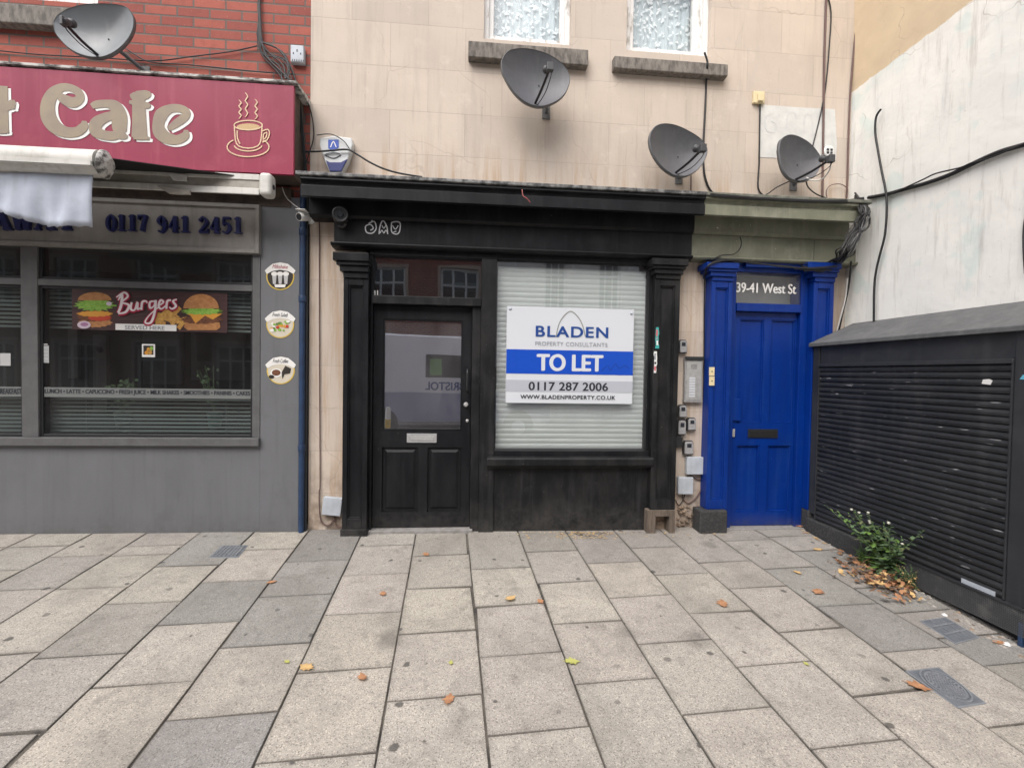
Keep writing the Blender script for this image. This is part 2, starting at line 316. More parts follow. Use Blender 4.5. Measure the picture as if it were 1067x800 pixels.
mat('arch_grey', (.25, .26, .24), .5)
mat('plastic_grey', (.47, .51, .56), .5, (.40, .43, .47), 8, grime=((.30, .30, .29), .3))
mat('lock_silver', (.36, .36, .365), .45, (.28, .28, .285), 40)
mat('steel', (.46, .46, .45), .35, (.36, .36, .355), 20, metal=.25)
mat('cream_plastic', (.68, .58, .36), .5)
mat('shutter_black', (.018, .020, .024), .55, (.028, .03, .034), 4, (.4, .7), (1, .5, 1), bump=.06, grime=((.05, .05, .052), .45), low=.25)
mat('shutter_slat', (.0135, .015, .0175), .5, (.026, .028, .031), 5, (.4, .75), (1, .4, 1.4), chips=(.26, .26, .27), chip_t=.692, chip_s=60, chip_str=(1, .12, 1), grime=((.05, .051, .053), .45), low=.3)
mat('felt_roof', (.085, .087, .09), .85, (.12, .122, .124), 6, (.4, .7), bump=.3, bscale=60, grime=((.16, .16, .155), .5))
mat('grille', (.075, .077, .08), .6, (.14, .138, .132), 14, (.5, .7))
mat('leaf_green', (.09, .17, .035), .6, (.14, .24, .05), 20)
mat('leaf_grey_green', (.12, .19, .09), .6, (.08, .13, .06), 20)
mat('leaf_dull', (.16, .19, .085), .7, (.12, .13, .06), 20)
mat('flower', (.5, .5, .42), .7)
mat('dry_leaf', (.46, .235, .115), .85, (.30, .145, .075), 30)
mat('dead_leaf', (.24, .135, .075), .9, (.16, .09, .05), 30)
mat('dry_leaf_yellow', (.60, .40, .17), .85, (.45, .29, .13), 30)
mat('dry_leaf_green', (.42, .42, .12), .8)
mat('straw', (.48, .38, .22), .9)
mat('rubble', (.42, .39, .35), .9, (.25, .23, .2), 20, bump=.4)
mat('iron_lid', (.115, .127, .145), .6, (.16, .17, .18), 18, (.4, .7), bump=.3)
mat('iron', (.175, .187, .205), .6, (.22, .23, .245), 18, (.4, .7), bump=.2)
mat('raw_wood', (.155, .122, .096), .85, (.085, .066, .052), 14, (.4, .65), (4, 4, .5), bump=.4)
mat('plinth_black', (.028, .029, .031), .75, (.07, .068, .064), 60, (.45, .7), bump=.5, bscale=50)
mat('rough_stone', (.30, .225, .165), .92, (.14, .105, .08), 9, (.38, .62), bump=1.0, bscale=18)
mat('pipe_blue', (.02, .05, .12), .5, (.012, .03, .075), 10)
mat('pipe_dark', (.025, .027, .032), .6)
mat('lead_grey', (.18, .18, .18), .7, (.1, .1, .1), 16)
mat('alarm_white', (.62, .64, .64), .4)
mat('alarm_blue', (.012, .022, .14), .4)
mat('crest_blue', (.04, .1, .45), .5)
mat('cctv_white', (.7, .7, .68), .4)
mat('cctv_black', (.024, .025, .027), .35)
mat('graffiti_white', (.55, .56, .57), .8)
mat('patch_white', (.56, .56, .54), .9, (.66, .66, .63), 7, (.35, .65), bump=.2)
mat('patch_mark', (.545, .548, .54), .9, (.60, .60, .58), 14, (.4, .6))
mat('teal', (.04, .35, .33), .5); mat('sticker_pink', (.55, .12, .14), .5); mat('sticker_white', (.7, .7, .68), .5)
mat('cyan_sticker', (.12, .42, .55), .5)
mat('banner_wood', (.075, .03, .03), .5, (.03, .014, .014), 9, (.35, .65), (.6, 1, 9))
mat('bun', (.48, .23, .085), .6, (.36, .15, .05), 30); mat('lettuce', (.16, .36, .035), .6, (.28, .46, .08), 60, (.4, .6)); mat('patty', (.10, .032, .014), .7, (.18, .07, .03), 60, (.4, .6))
mat('cheese', (.65, .30, .04), .5); mat('onion', (.6, .5, .58), .5); mat('onion_ring', (.35, .16, .30), .5); mat('fries', (.62, .36, .09), .6, (.45, .22, .05), 40, (.4, .6)); mat('script_red', (.36, .01, .045), .5); mat('script_white', (.78, .72, .72), .5)
mat('tomato', (.5, .05, .02), .5)
mat('print_grey', (.5, .5, .5), .6)
mat('menu_grey', (.17, .18, .176), .6)
mat('sticker_yellow', (.66, .48, .08), .5); mat('dark_photo', (.03, .024, .02), .5); mat('cream_photo', (.6, .55, .45), .5)
mat('teal_pot', (.16, .45, .38), .6); mat('grey_pot', (.3, .36, .36), .6)
mat('van_white', (.80, .81, .86), .35); mat('van_lilac', (.36, .38, .52), .4); mat('van_glass', (.02, .022, .024), .12); mat('tyre', (.015, .015, .015), .8); mat('hi_vis', (.12, .30, .07), .6)
mat('bollard_yellow', (.6, .42, .05), .5)
mat('pale_stucco', (.74, .72, .68), .8, (.64, .62, .58), 2)
mat('window_stone', (.34, .27, .22), .85); mat('sash_white', (.5, .52, .52), .6); mat('roof_slate', (.06, .06, .065), .8)
mat('scribble_blue', (.002, .02, .17), .5)
glass('shop_glass', 1.5, (.995, 1, 1), .2, .04)
glass('door_glass', 1.55, (.7, .7, .74), .66, .055)
glass('cafe_glass', 1.3, (.84, .86, .85), .05, .012)
glass('clear_glass', 1.45, (.985, .995, 1), .0)
glass('transom_glass', 1.5, (.8, .82, .82), .36, .008)
glass('fan_glass', 1.4, (.9, .9, .88), .0)

# ------------------------------------------------------------------ mesh builder
class MB:
    def __init__(s): s.v = []; s.f = []; s.m = []; s.mats = []; s.smooth = []
    def mi(s, mt):
        if mt not in s.mats: s.mats.append(mt)
        return s.mats.index(mt)
    def add(s, vs, fs, mt, sm=False):
        o = len(s.v); s.v += [tuple(p) for p in vs]; k = s.mi(mt)
        for f in fs: s.f.append([i+o for i in f]); s.m.append(k); s.smooth.append(sm)
    def box(s, x0, x1, y0, y1, z0, z1, mt):
        if x1 < x0: x0, x1 = x1, x0
        if y1 < y0: y0, y1 = y1, y0
        if z1 < z0: z0, z1 = z1, z0
        v = [(x, y, z) for z in (z0, z1) for y in (y0, y1) for x in (x0, x1)]
        s.add(v, [(0, 2, 3, 1), (4, 5, 7, 6), (0, 1, 5, 4), (2, 6, 7, 3), (0, 4, 6, 2), (1, 3, 7, 5)], mt); return s
    def prism(s, poly, y0, y1, mt):          # polygon of (X, Z), from the front y0 to the back y1
        n = len(poly); a = sum(poly[i][0]*poly[(i+1) % n][1]-poly[(i+1) % n][0]*poly[i][1] for i in range(n))
        if a < 0: poly = poly[::-1]
        v = [(x, y0, z) for x, z in poly]+[(x, y1, z) for x, z in poly]
        s.add(v, [tuple(range(n)), tuple(range(2*n-1, n-1, -1))]+[(i, i+n, (i+1) % n+n, (i+1) % n)[::1] for i in range(n)], mt); return s
    def profile_x(s, prof, x0, x1, mt):      # polygon of (Y, Z) swept along X
        n = len(prof); v = [(x0, y, z) for y, z in prof]+[(x1, y, z) for y, z in prof]
        s.add(v, [tuple(range(n)), tuple(range(2*n-1, n-1, -1))]+[(i, (i+1) % n, (i+1) % n+n, i+n) for i in range(n)], mt); return s
    def tube(s, pts, r, mt, seg=8, r2=None, smoothit=3):
        P = [Vector(p) for p in pts]
        if smoothit and len(P) > 2: P = catmull(P, smoothit)
        n = len(P); rings = []; prev = None
        for i, p in enumerate(P):
            t = (P[min(i+1, n-1)]-P[max(i-1, 0)]); t = t.normalized() if t.length > 1e-9 else Vector((0, 0, 1))
            if prev is None: a = t.orthogonal().normalized()
            else:
                a = prev - t*prev.dot(t); a = a.normalized() if a.length > 1e-6 else t.orthogonal().normalized()
            prev = a; bb = t.cross(a); rr = r if r2 is None else r+(r2-r)*i/(n-1)
            rings.append([p+(a*math.cos(2*math.pi*k/seg)+bb*math.sin(2*math.pi*k/seg))*rr for k in range(seg)])
        v = [q for g in rings for q in g]
        f = [(i*seg+k, i*seg+(k+1) % seg, (i+1)*seg+(k+1) % seg, (i+1)*seg+k) for i in range(n-1) for k in range(seg)]
        s.add(v, f, mt, True); s.add(rings[0], [tuple(range(seg-1, -1, -1))], mt); s.add(rings[-1], [tuple(range(seg))], mt); return s
    def lathe(s, prof, c, axis, mt, seg=24):  # prof of (radius, along axis)
        ax = Vector(axis).normalized(); a = ax.orthogonal().normalized(); b = ax.cross(a); c = Vector(c)
        v = [c+ax*h+(a*math.cos(2*math.pi*k/seg)+b*math.sin(2*math.pi*k/seg))*r for r, h in prof for k in range(seg)]
        n = len(prof)
        f = [(i*seg+k, i*seg+(k+1) % seg, (i+1)*seg+(k+1) % seg, (i+1)*seg+k) for i in range(n-1) for k in range(seg)]
        s.add(v, f, mt, True); s.add(v[:seg], [tuple(range(seg-1, -1, -1))], mt); s.add(v[-seg:], [tuple(range(seg))], mt); return s
    def ribbon(s, pts, Y, mt, depth=.002, cat=5):   # pts of (X, Z, width): a painted stroke of varying width, slightly raised
        P = [Vector(p) for p in pts]
        if cat and len(P) > 2: P = catmull(P, cat)
        n = len(P); L = []; R = []
        for i, p in enumerate(P):
            t = P[min(i+1, n-1)]-P[max(i-1, 0)]; t = Vector((t.x, t.y)); t = t.normalized() if t.length > 1e-9 else Vector((1, 0))
            nn = Vector((-t.y, t.x)); h = p.z/2
            L.append((p.x+nn.x*h, p.y+nn.y*h)); R.append((p.x-nn.x*h, p.y-nn.y*h))
        v = [(x, Y-6e-6*i, z) for i, (x, z) in enumerate(L)]+[(x, Y-6e-6*i, z) for i, (x, z) in enumerate(R)]+[(x, Y+depth, z) for x, z in L]+[(x, Y+depth, z) for x, z in R]
        f = []
        for i in range(n-1):
            f += [(i, n+i, n+i+1, i+1), (i, i+1, 2*n+i+1, 2*n+i), (n+i, 3*n+i, 3*n+i+1, n+i+1)]
        f += [(0, 2*n, 3*n, n), (n-1, 2*n-1, 4*n-1, 3*n-1)]
        s.add(v, f, mt); return s
    def build(s, name, parent=None, bevel=0, seg=2, kind=None, loc=None):
        me = bpy.data.meshes.new(name); 
        o = bpy.data.objects.new(name, me); C.objects.link(o)
        off = Vector((0, 0, 0))
        if parent is not None: off = wloc(parent)
        elif loc is not None: off = Vector(loc)
        me.from_pydata([tuple(Vector(p)-off) for p in s.v], [], s.f)
        for mt in s.mats: me.materials.append(M[mt])
        for p, k, sm in zip(me.polygons, s.m, s.smooth): p.material_index = k; p.use_smooth = sm
        me.update()
        if not any(s.smooth) or bevel:
            bm = bmesh.new(); bm.from_mesh(me); bmesh.ops.recalc_face_normals(bm, faces=bm.faces); bm.to_mesh(me); bm.free()
        if parent is not None: o.parent = parent
        elif loc is not None: o.location = off
        if bevel:
            b = o.modifiers.new('bevel', 'BEVEL'); b.width = bevel; b.segments = seg; b.limit_method = 'ANGLE'; b.angle_limit = rad(40); b.harden_normals = False
        if kind: o['kind'] = kind
        return o
def wloc(o):
    p = Vector(o.location)
    while o.parent: o = o.parent; p += Vector(o.location)
    return p
def catmull(P, k):
    out = []
    for i in range(len(P)-1):
        p0, p1, p2, p3 = P[max(i-1, 0)], P[i], P[i+1], P[min(i+2, len(P)-1)]
        for j in range(k):
            t = j/k; out.append(.5*((2*p1)+(p2-p0)*t+(2*p0-5*p1+4*p2-p3)*t*t+(3*p1-p0-3*p2+p3)*t**3))
    out.append(P[-1]); return out
def tag(o, label, cat, group=None):
    o['label'] = label; o['category'] = cat
    if group: o['group'] = group
    return o
def thing(name, loc, label, cat, group=None):
    o = bpy.data.objects.new(name, None); C.objects.link(o); o.location = loc; o.empty_display_size = .1
    return tag(o, label, cat, group)
def copy_tree(o, parent=None):
    c = o.copy(); C.objects.link(c)
    if parent: c.parent = parent
    for ch in list(o.children): copy_tree(ch, c)
    return c
def text_mesh(body, x0, x1, z0, z1, Y, mt, parent, name='lettering', bold=0.0, depth=.0007, shear=0, mirror=False, spacing=1.0, fat=0.0):
    cu = bpy.data.curves.new('t', 'FONT'); cu.body = body; cu.offset = min(bold, .008); fat = fat or (.045 if bold > .02 else .03 if bold > .008 else 0); cu.extrude = .0; cu.shear = shear; cu.space_character = spacing
    to = bpy.data.objects.new('t', cu); C.objects.link(to); bpy.context.view_layer.update()
    dg = bpy.context.evaluated_depsgraph_get(); me = bpy.data.meshes.new_from_object(to.evaluated_get(dg))
    bpy.data.objects.remove(to)
    co = [v.co.copy() for v in me.vertices]; ax, bx = min(c.x for c in co), max(c.x for c in co); ay, by = min(c.y for c in co), max(c.y for c in co)
    off = wloc(parent) if parent is not None else Vector((0, 0, 0))
    for v, c in zip(me.vertices, co):
        fx = (c.x-ax)/(bx-ax); 
        if mirror: fx = 1-fx
        v.co = Vector((x0+fx*(x1-x0), Y, z0+(c.y-ay)/(by-ay)*(z1-z0)))-off
    bm = bmesh.new(); bm.from_mesh(me); base_g = bm.verts[:]+bm.edges[:]+bm.faces[:]
    if fat:
        hh = (z1-z0)*fat
        for i, (ddx, ddz) in enumerate(((hh, 0), (-hh, 0), (hh*.5, hh*.5), (-hh*.5, -hh*.5))):
            dup = bmesh.ops.duplicate(bm, geom=base_g)['geom']
            for v in dup:
                if isinstance(v, bmesh.types.BMVert): v.co += Vector((ddx, .00005*(i+1), ddz))
    ret = bmesh.ops.extrude_face_region(bm, geom=bm.faces[:])
    for v in ret['geom']:
        if isinstance(v, bmesh.types.BMVert): v.co.y += depth*(1 if not mirror else -1)
    bmesh.ops.recalc_face_normals(bm, faces=bm.faces); bm.to_mesh(me); bm.free()
    for pf in me.polygons: pf.use_smooth = False
    me.materials.clear(); me.materials.append(M[mt]); me.name = name
    o = bpy.data.objects.new(name, me); C.objects.link(o); o.parent = parent; return o
def text_px(body, px0, py0, px1, py1, Y, mt, parent, **k):
    r = rect(px0, py0, px1, py1, Y); return text_mesh(body, r[0], r[1], r[2], r[3], Y, mt, parent, **k)
def holed(mb, x0, x1, z0, z1, y0, y1, holes, mt):
    xs = sorted({x0, x1, *[h[0] for h in holes], *[h[1] for h in holes]}); zs = sorted({z0, z1, *[h[2] for h in holes], *[h[3] for h in holes]})
    xs = [x for x in xs if x0 <= x <= x1]; zs = [z for z in zs if z0 <= z <= z1]
    inside = lambda i, j: any(h[0] < (xs[i]+xs[i+1])/2 < h[1] and h[2] < (zs[j]+zs[j+1])/2 < h[3] for h in holes)
    nx, nz = len(xs)-1, len(zs)-1
    for i in range(nx):
        for j in range(nz):
            if inside(i, j): continue
            a, b, c, d = xs[i], xs[i+1], zs[j], zs[j+1]
            mb.add([(a, y0, c), (b, y0, c), (b, y0, d), (a, y0, d)], [(0, 1, 2, 3)], mt)
            mb.add([(a, y1, c), (b, y1, c), (b, y1, d), (a, y1, d)], [(3, 2, 1, 0)], mt)
            for di, dj, q in ((-1, 0, [(a, y0, c), (a, y0, d), (a, y1, d), (a, y1, c)]), (1, 0, [(b, y0, d), (b, y0, c), (b, y1, c), (b, y1, d)]),
                              (0, -1, [(b, y0, c), (a, y0, c), (a, y1, c), (b, y1, c)]), (0, 1, [(a, y0, d), (b, y0, d), (b, y1, d), (a, y1, d)])):
                ii, jj = i+di, j+dj
                if not (0 <= ii < nx and 0 <= jj < nz) or inside(ii, jj): mb.add(q, [(0, 1, 2, 3)], mt)
def ell(cx, cy, rx, ry, n=24, a0=0, a1=360, Y=0):     # ellipse given in photograph units, returned as (X, Z)
    out = []
    for i in range(n):
        a = rad(a0+(a1-a0)*i/(n if a1-a0 >= 360 else n-1)); p = on(cx+rx*math.cos(a), cy-ry*math.sin(a), Y); out.append((p.x, p.z))
    return out
def poly_px(pts, Y): return [(on(x, y, Y).x, on(x, y, Y).z) for x, y in pts]
def rib_px(pts, Y, s=.0092): return [(on(x, y, Y).x, on(x, y, Y).z, wd*s) for x, y, wd in pts]

# ================================================================== SETTING
# ---- pavement: every stone laid in its column, with real joints
vd = ray(468, 355); vd = Vector((vd.x/vd.y, 1)).normalized(); ud = Vector((vd.y, -vd.x))
S = lambda x, y: Vector(ong(x, y)[:2]).dot(ud)
Wv = lambda x, y: Vector(ong(x, y)[:2]).dot(vd)
bounds = [S(468+295*t, 650) for t in (-2.16, -1.87, -1.59, -1.31, -1.03, -.747, -.458, -.1737, .095, .364, .62, .88, 1.13, 1.385, 1.64)]
wid = (bounds[-1]-bounds[0])/(len(bounds)-1)
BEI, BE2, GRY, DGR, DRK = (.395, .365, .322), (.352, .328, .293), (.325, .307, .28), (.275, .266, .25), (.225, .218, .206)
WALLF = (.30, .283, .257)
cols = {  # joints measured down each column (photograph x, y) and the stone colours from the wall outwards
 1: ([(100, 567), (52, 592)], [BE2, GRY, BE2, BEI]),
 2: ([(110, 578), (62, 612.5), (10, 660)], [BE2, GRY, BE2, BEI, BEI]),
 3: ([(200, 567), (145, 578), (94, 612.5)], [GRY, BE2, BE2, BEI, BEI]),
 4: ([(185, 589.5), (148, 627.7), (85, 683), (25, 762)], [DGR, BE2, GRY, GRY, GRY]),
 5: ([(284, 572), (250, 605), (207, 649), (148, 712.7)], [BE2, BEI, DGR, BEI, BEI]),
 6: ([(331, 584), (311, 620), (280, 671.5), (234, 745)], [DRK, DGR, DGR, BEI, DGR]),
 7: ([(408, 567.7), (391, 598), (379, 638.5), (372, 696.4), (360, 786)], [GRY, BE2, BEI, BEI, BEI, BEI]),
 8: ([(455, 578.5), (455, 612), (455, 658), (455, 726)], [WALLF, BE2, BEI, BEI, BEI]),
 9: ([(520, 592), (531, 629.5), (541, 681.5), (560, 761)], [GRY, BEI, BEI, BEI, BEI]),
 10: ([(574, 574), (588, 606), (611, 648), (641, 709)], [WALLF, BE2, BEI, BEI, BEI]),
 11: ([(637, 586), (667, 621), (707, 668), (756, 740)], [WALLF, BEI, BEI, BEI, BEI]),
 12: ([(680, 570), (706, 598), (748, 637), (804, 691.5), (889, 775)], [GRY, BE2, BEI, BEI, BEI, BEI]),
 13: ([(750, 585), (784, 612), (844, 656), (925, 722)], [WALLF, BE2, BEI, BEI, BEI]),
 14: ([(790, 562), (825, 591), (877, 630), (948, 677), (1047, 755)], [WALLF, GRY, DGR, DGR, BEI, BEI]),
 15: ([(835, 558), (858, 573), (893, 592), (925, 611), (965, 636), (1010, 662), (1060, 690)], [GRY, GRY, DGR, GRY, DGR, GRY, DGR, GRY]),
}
pm_v, pm_f, pm_t = [], [], []
def stone(s0, s1, w0, w1, col):
    g = .0040; ch = .0025
    j = random.uniform(.93, 1.07); cc = (col[0]*j, col[1]*j*random.uniform(.99, 1.01), col[2]*j*random.uniform(.98, 1.02))
    tilt = [random.uniform(-.0026, .0022) for _ in range(4)]
    jit = [(random.uniform(-.0015, .003), random.uniform(-.0015, .003)) for _ in range(4)]
    if random.random() < .18: jit[random.randrange(4)] = (random.uniform(.008, .02), random.uniform(.008, .022))
    def ring(ins, dz):
        q = [(s0+g+ins, w0+g+ins), (s1-g-ins, w0+g+ins), (s1-g-ins, w1-g-ins), (s0+g+ins, w1-g-ins)]
        q = [(a+sx*jx, b_+sy*jy) for (a, b_), (jx, jy), (sx, sy) in zip(q, jit, ((1, 1), (-1, 1), (-1, -1), (1, -1)))]
        out = []
        for k, (a, b) in enumerate(q):
            X = ud.x*a+vd.x*b; Y = ud.y*a+vd.y*b; out.append((X, Y, gz(X, Y)+dz+tilt[k]))
        return out
    o = len(pm_v); pm_v.extend(ring(0, -.03)+ring(0, -ch)+ring(ch, 0)+ring(.022, 0))
    fs = [(12, 13, 14, 15)]+[(8+i, 8+(i+1) % 4, 12+(i+1) % 4, 12+i) for i in range(4)]+[(4+i, 4+(i+1) % 4, 8+(i+1) % 4, 8+i) for i in range(4)]+[(i, (i+1) % 4, 4+(i+1) % 4, 4+i) for i in range(4)]
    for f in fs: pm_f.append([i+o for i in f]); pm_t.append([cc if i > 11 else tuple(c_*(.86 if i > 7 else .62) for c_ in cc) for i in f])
WEND, WNEAR = .22, -5.35
for k in range(-12, 24):
    s0 = bounds[k] if 0 <= k < len(bounds) else (bounds[0]+wid*k if k < 0 else bounds[-1]+wid*(k-len(bounds)+1))
    kk = k+1; s1 = bounds[kk] if 0 <= kk < len(bounds) else (bounds[0]+wid*kk if kk < 0 else bounds[-1]+wid*(kk-len(bounds)+1))
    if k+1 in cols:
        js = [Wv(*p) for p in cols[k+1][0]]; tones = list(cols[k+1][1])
    else:
        js = [WEND-random.uniform(.2, .6)]; tones = []
    ln = .62
    while js[-1] > WNEAR+.3: js.append(js[-1]-ln*random.choice((.95, 1, 1, 1.05)))
    js = [WEND]+js; js[-1] = WNEAR
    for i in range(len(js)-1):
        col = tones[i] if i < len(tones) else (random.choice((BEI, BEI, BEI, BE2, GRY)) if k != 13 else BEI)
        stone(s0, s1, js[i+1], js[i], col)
me = bpy.data.meshes.new('pavement'); me.from_pydata(pm_v, [], pm_f)
ca = me.color_attributes.new('tint', 'FLOAT_COLOR', 'CORNER'); li = 0
for p, c in zip(me.polygons, pm_t):
    for q_ in range(len(p.vertices)): ca.data[li].color = (*c[q_], 1); li += 1
me.materials.append(M['paving_stone']); me.update()
pav = bpy.data.objects.new('pavement', me); C.objects.link(pav); pav['kind'] = 'structure'
mb = MB(); mb.add([(x, y, gz(x, y)-.0055) for x, y in ((-9, -5.4), (12, -5.4), (12, .3), (-9, .3))], [(0, 1, 2, 3)], 'mortar'); mb.build('pavement_bed', kind='structure')
zk = gz(0, -5.4)
mb = MB(); mb.profile_x([(-5.56, zk-.3), (-5.56, zk-.02), (-5.545, zk), (-5.405, zk), (-5.405, zk-.3)], -14, 14, 'kerb_stone'); mb.build('kerb', kind='structure')
ZR = zk-.125
mb = MB(); mb.add([(-300, -300, ZR), (300, -300, ZR), (300, -5.5, ZR), (-300, -5.5, ZR)], [(0, 1, 2, 3)], 'asphalt'); mb.build('road', kind='structure')
mb = MB(); mb.add([(-300, -5.5, ZR-.01), (300, -5.5, ZR-.01), (300, 300, ZR-.01), (-300, 300, ZR-.01)], [(0, 1, 2, 3)], 'asphalt'); mb.build('ground', kind='structure')

# ---- shared lines of the facade
XP = on(322, 380, 0).x          # left edge of the pink building
XS0, XS1 = on(712, 250, -.1).x, 3.42
XCOR = 3.58                     # the side wall
ZC0 = on(530, 228, -.12).z      # top of fascia
L = dict(
    win1=rect(505, -95, 596, 44, .0), win2=rect(654, -95, 742, 56, 0.0))

# ================================================================== RENDERED (PINK) BUILDING
bld = thing('rendered_building', ((XP+XCOR)/2, .15, 0), 'pink rendered building with lined blockwork above black shopfront and blue door', 'building')
sf0, sf1 = on(380, 400, -.02).x, on(682, 400, -.02).x
dr0, dr1 = on(756, 430, 0).x, on(846, 430, 0).x
ztop = on(540, 258, 0).z
mb = MB(); holed(mb, XP, XCOR+.3, -.3, 7.2, 0, .28, [L['win1'], L['win2'], (sf0, sf1, -.31, ztop), (dr0, dr1, -.31, on(800, 276, 0).z)], 'pink_render')
mb.build('wall', bld)
mb = MB(); mb.box(XP, XCOR+.3, 2.6, 2.7, -.3, 7.2, 'room_dark'); mb.box(XP, XCOR+.3, .285, 2.59, 2.62, 2.7, 'room_dark'); mb.box(XP, XCOR+.3, .285, 2.59, -.1, -.02, 'room_dark')
mb.box(XP, XP+.06, .29, 2.58, -.01, 2.61, 'room_mid'); mb.box(on(748, 400).x-.35, on(748, 400).x-.29, .29, 2.58, -.01, 2.61, 'room_mid')
mb.box(XP, XCOR+.3, .9, 1.0, 2.71, 7.2, 'room_mid')
mb.build('interior', bld)
for k, (key, px) in enumerate((('win1', 550), ('win2', 698))):
    x0, x1, z0, z1 = L[key]
    f = MB(); t = .045
    for a, b, c, d, y0, y1 in ((x0, x0+t, z0, z1, .05, .16), (x1-t, x1, z0, z1, .05, .16), (x0+t, x1-t, z0, z0+.04, .045, .16), (x0+t, x1-t, z1-t, z1, .05, .16),
                       (x0+t, x0+t+.045, z0+.04, z1-t, .08, .13), (x1-t-.045-(.05 if k else 0), x1-t, z0+.04, z1-t, .08, .13),
                       (x0+t+.045, x1-t-.045-(.05 if k else 0), z0+.04, z0+.09, .08, .13), (x0+t+.045, x1-t-.045-(.05 if k else 0), z0+.74, z0+.79, .07, .13)):
        f.box(a, b, y0, y1, c, d, 'peeling_white')
    fo = f.build('window', bld, .004)
    fo['label'] = 'white sash window with flaking frame and lace curtain'
    p = MB(); p.box(x0+t+.045, x1-t-.045-(.05 if k else 0), .104, .108, z0+.09, z0+.74, 'clear_glass'); p.box(x0+t+.045, x1-t-.045-(.05 if k else 0), .104, .108, z0+.79, z1-t, 'clear_glass'); p.build('pane', fo)
    cu = MB(); n = 60; zz = (z0+.06, z1)
    xs = [x0+.03+(x1-x0-.06)*i/n for i in range(n+1)]
    vs = [(x, .2+.008*math.sin(i*.7)+.005*math.sin(i*1.9), z) for z in zz for i, x in enumerate(xs)]
    cu.add(vs, [(i, i+1, n+2+i, n+1+i) for i in range(n)], 'lace', True)
    rr = random.Random(k+3)
    for q in range(300):
        cx, cz = rr.uniform(x0+.06, x1-.06), rr.uniform(z0+.09, z0+.9); a = rr.uniform(0, 6.28); l, ww = rr.uniform(.012, .024), rr.uniform(.006, .010)
        pts = [(cx+l*math.cos(u)*math.cos(a)-ww*math.sin(u)*math.sin(a), .184-q*2e-6, cz+l*math.cos(u)*math.sin(a)+ww*math.sin(u)*math.cos(a)) for u in [i*math.pi/5 for i in range(10)]]
        cu.add(pts, [tuple(range(10))], 'lace_leaf')
    cu.build('lace_curtain', fo)
    zt = z0; 
    sx0, sx1 = (on(488, 48, -.07).x, on(613, 60, -.07).x) if k == 0 else (on(640, 63, -.07).x, on(758.5, 73, -.07).x)
    s_ = MB(); zb = on(550 if k == 0 else 699, 64 if k == 0 else 75.5, -.07).z; ztp = on(550 if k == 0 else 699, 46 if k == 0 else 61.5, -.07).z
    s_.profile_x([(-.075, zb), (-.075, ztp-.012), (.05, ztp+.01), (.05, zb), (-.02, zb)], sx0, sx1, 'stone_sill'); s_.build('window_sill', fo, .008)
# upper painted-out patch
pp = MB(); pp.prism(poly_px([(791, 109), (831, 112), (870, 114), (872, 150), (871, 167), (830, 166), (792, 164)], -.003), -.003, .002, 'patch_white')
for pts in ([(806, 118, 1.4), (799, 121, 1.6), (797, 128, 1.4), (800, 136, 1.6), (807, 137, 1.2), (809, 129, 1), (804, 126, 1.4)], [(820, 140, 1.2), (821, 120, 1.2), (829, 119, 1.2), (830, 140, 1)], [(838, 140, 1), (839, 121, 1.3), (846, 121, 1.3), (847, 142, 1)]):
    pp.ribbon(rib_px(pts, -.005, .014), -.0045, 'patch_mark', .001)
pp.build('painted_patch', bld)
# bare rubble low on the strip between the doors
rb = MB()
rr = random.Random(5)
for i in range(46):
    px, py = rr.uniform(706, 734), rr.uniform(527, 552); c = on(px, py, -.0); r_ = rr.uniform(.012, .04)
    rb.add(*(lambda v: (v, [(0, 1, 2), (0, 2, 3), (0, 3, 4), (0, 4, 5), (0, 5, 1), (1, 5, 4, 3, 2)]))(
        [(c.x, -.02-rr.uniform(0, .02), c.z)]+[(c.x+r_*rr.uniform(.7, 1.2)*math.cos(a), .005, c.z+.7*r_*rr.uniform(.7, 1.2)*math.sin(a)) for a in [i2*1.2566 for i2 in range(5)]]), 'rough_stone')
rb.build('broken_plaster', bld)

# ================================================================== BLACK SHOPFRONT
shop = thing('shopfront', (on(530, 550, -.1).x, -.1, 0), 'empty black painted timber shopfront with a glazed door and a large window', 'shopfront')
YF, YC = -.12, -.33
# cornice: one moulding, its left three quarters black
xa, xs_, xb = on(313, 195, YC).x, on(735, 208, YC).x, on(903, 225, YC).x
zt_ = on(530, 190, YC).z; zb_ = on(530, 214, YC).z
zf_ = on(530, 236, YF).z
def cornice(x0, x1, mt, top, parent, dx0=0, dx1=0):
    m = MB()
    m.profile_x([(-.004, zt_+.012), (YC-.03, zt_-.004), (YC-.03, zt_-.034), (-.004, zt_-.034)], x0-.03*bool(dx0), x1+.03*bool(dx1), top)
    o1 = m.build('cornice_top', parent, .006)
    m = MB()
    h = zt_-.0345-zb_
    m.profile_x([(-.002, zt_-.0345), (YC-.012, zt_-.0345), (YC-.016, zt_-.036-h*.14), (YC+.012, zt_-.036-h*.22), (YC+.018, zt_-.036-h*.36), (YC, zt_-.036-h*.42), (YC, zb_), (YC+.028, zb_-.004), (YC+.03, zb_+.055), (YF-.028, zb_+.055), (YF-.024, zf_+.03), (YF-.006, zf_+.004), (-.002, zf_+.004)], x0, x1, mt)  # hollow behind the lip added to deepen the shade on the soffit
    return m.build('cornice', parent, .003)
cornice(xa, xs_-.001, 'black_paint', 'weathered_black_top', shop, dx0=1)
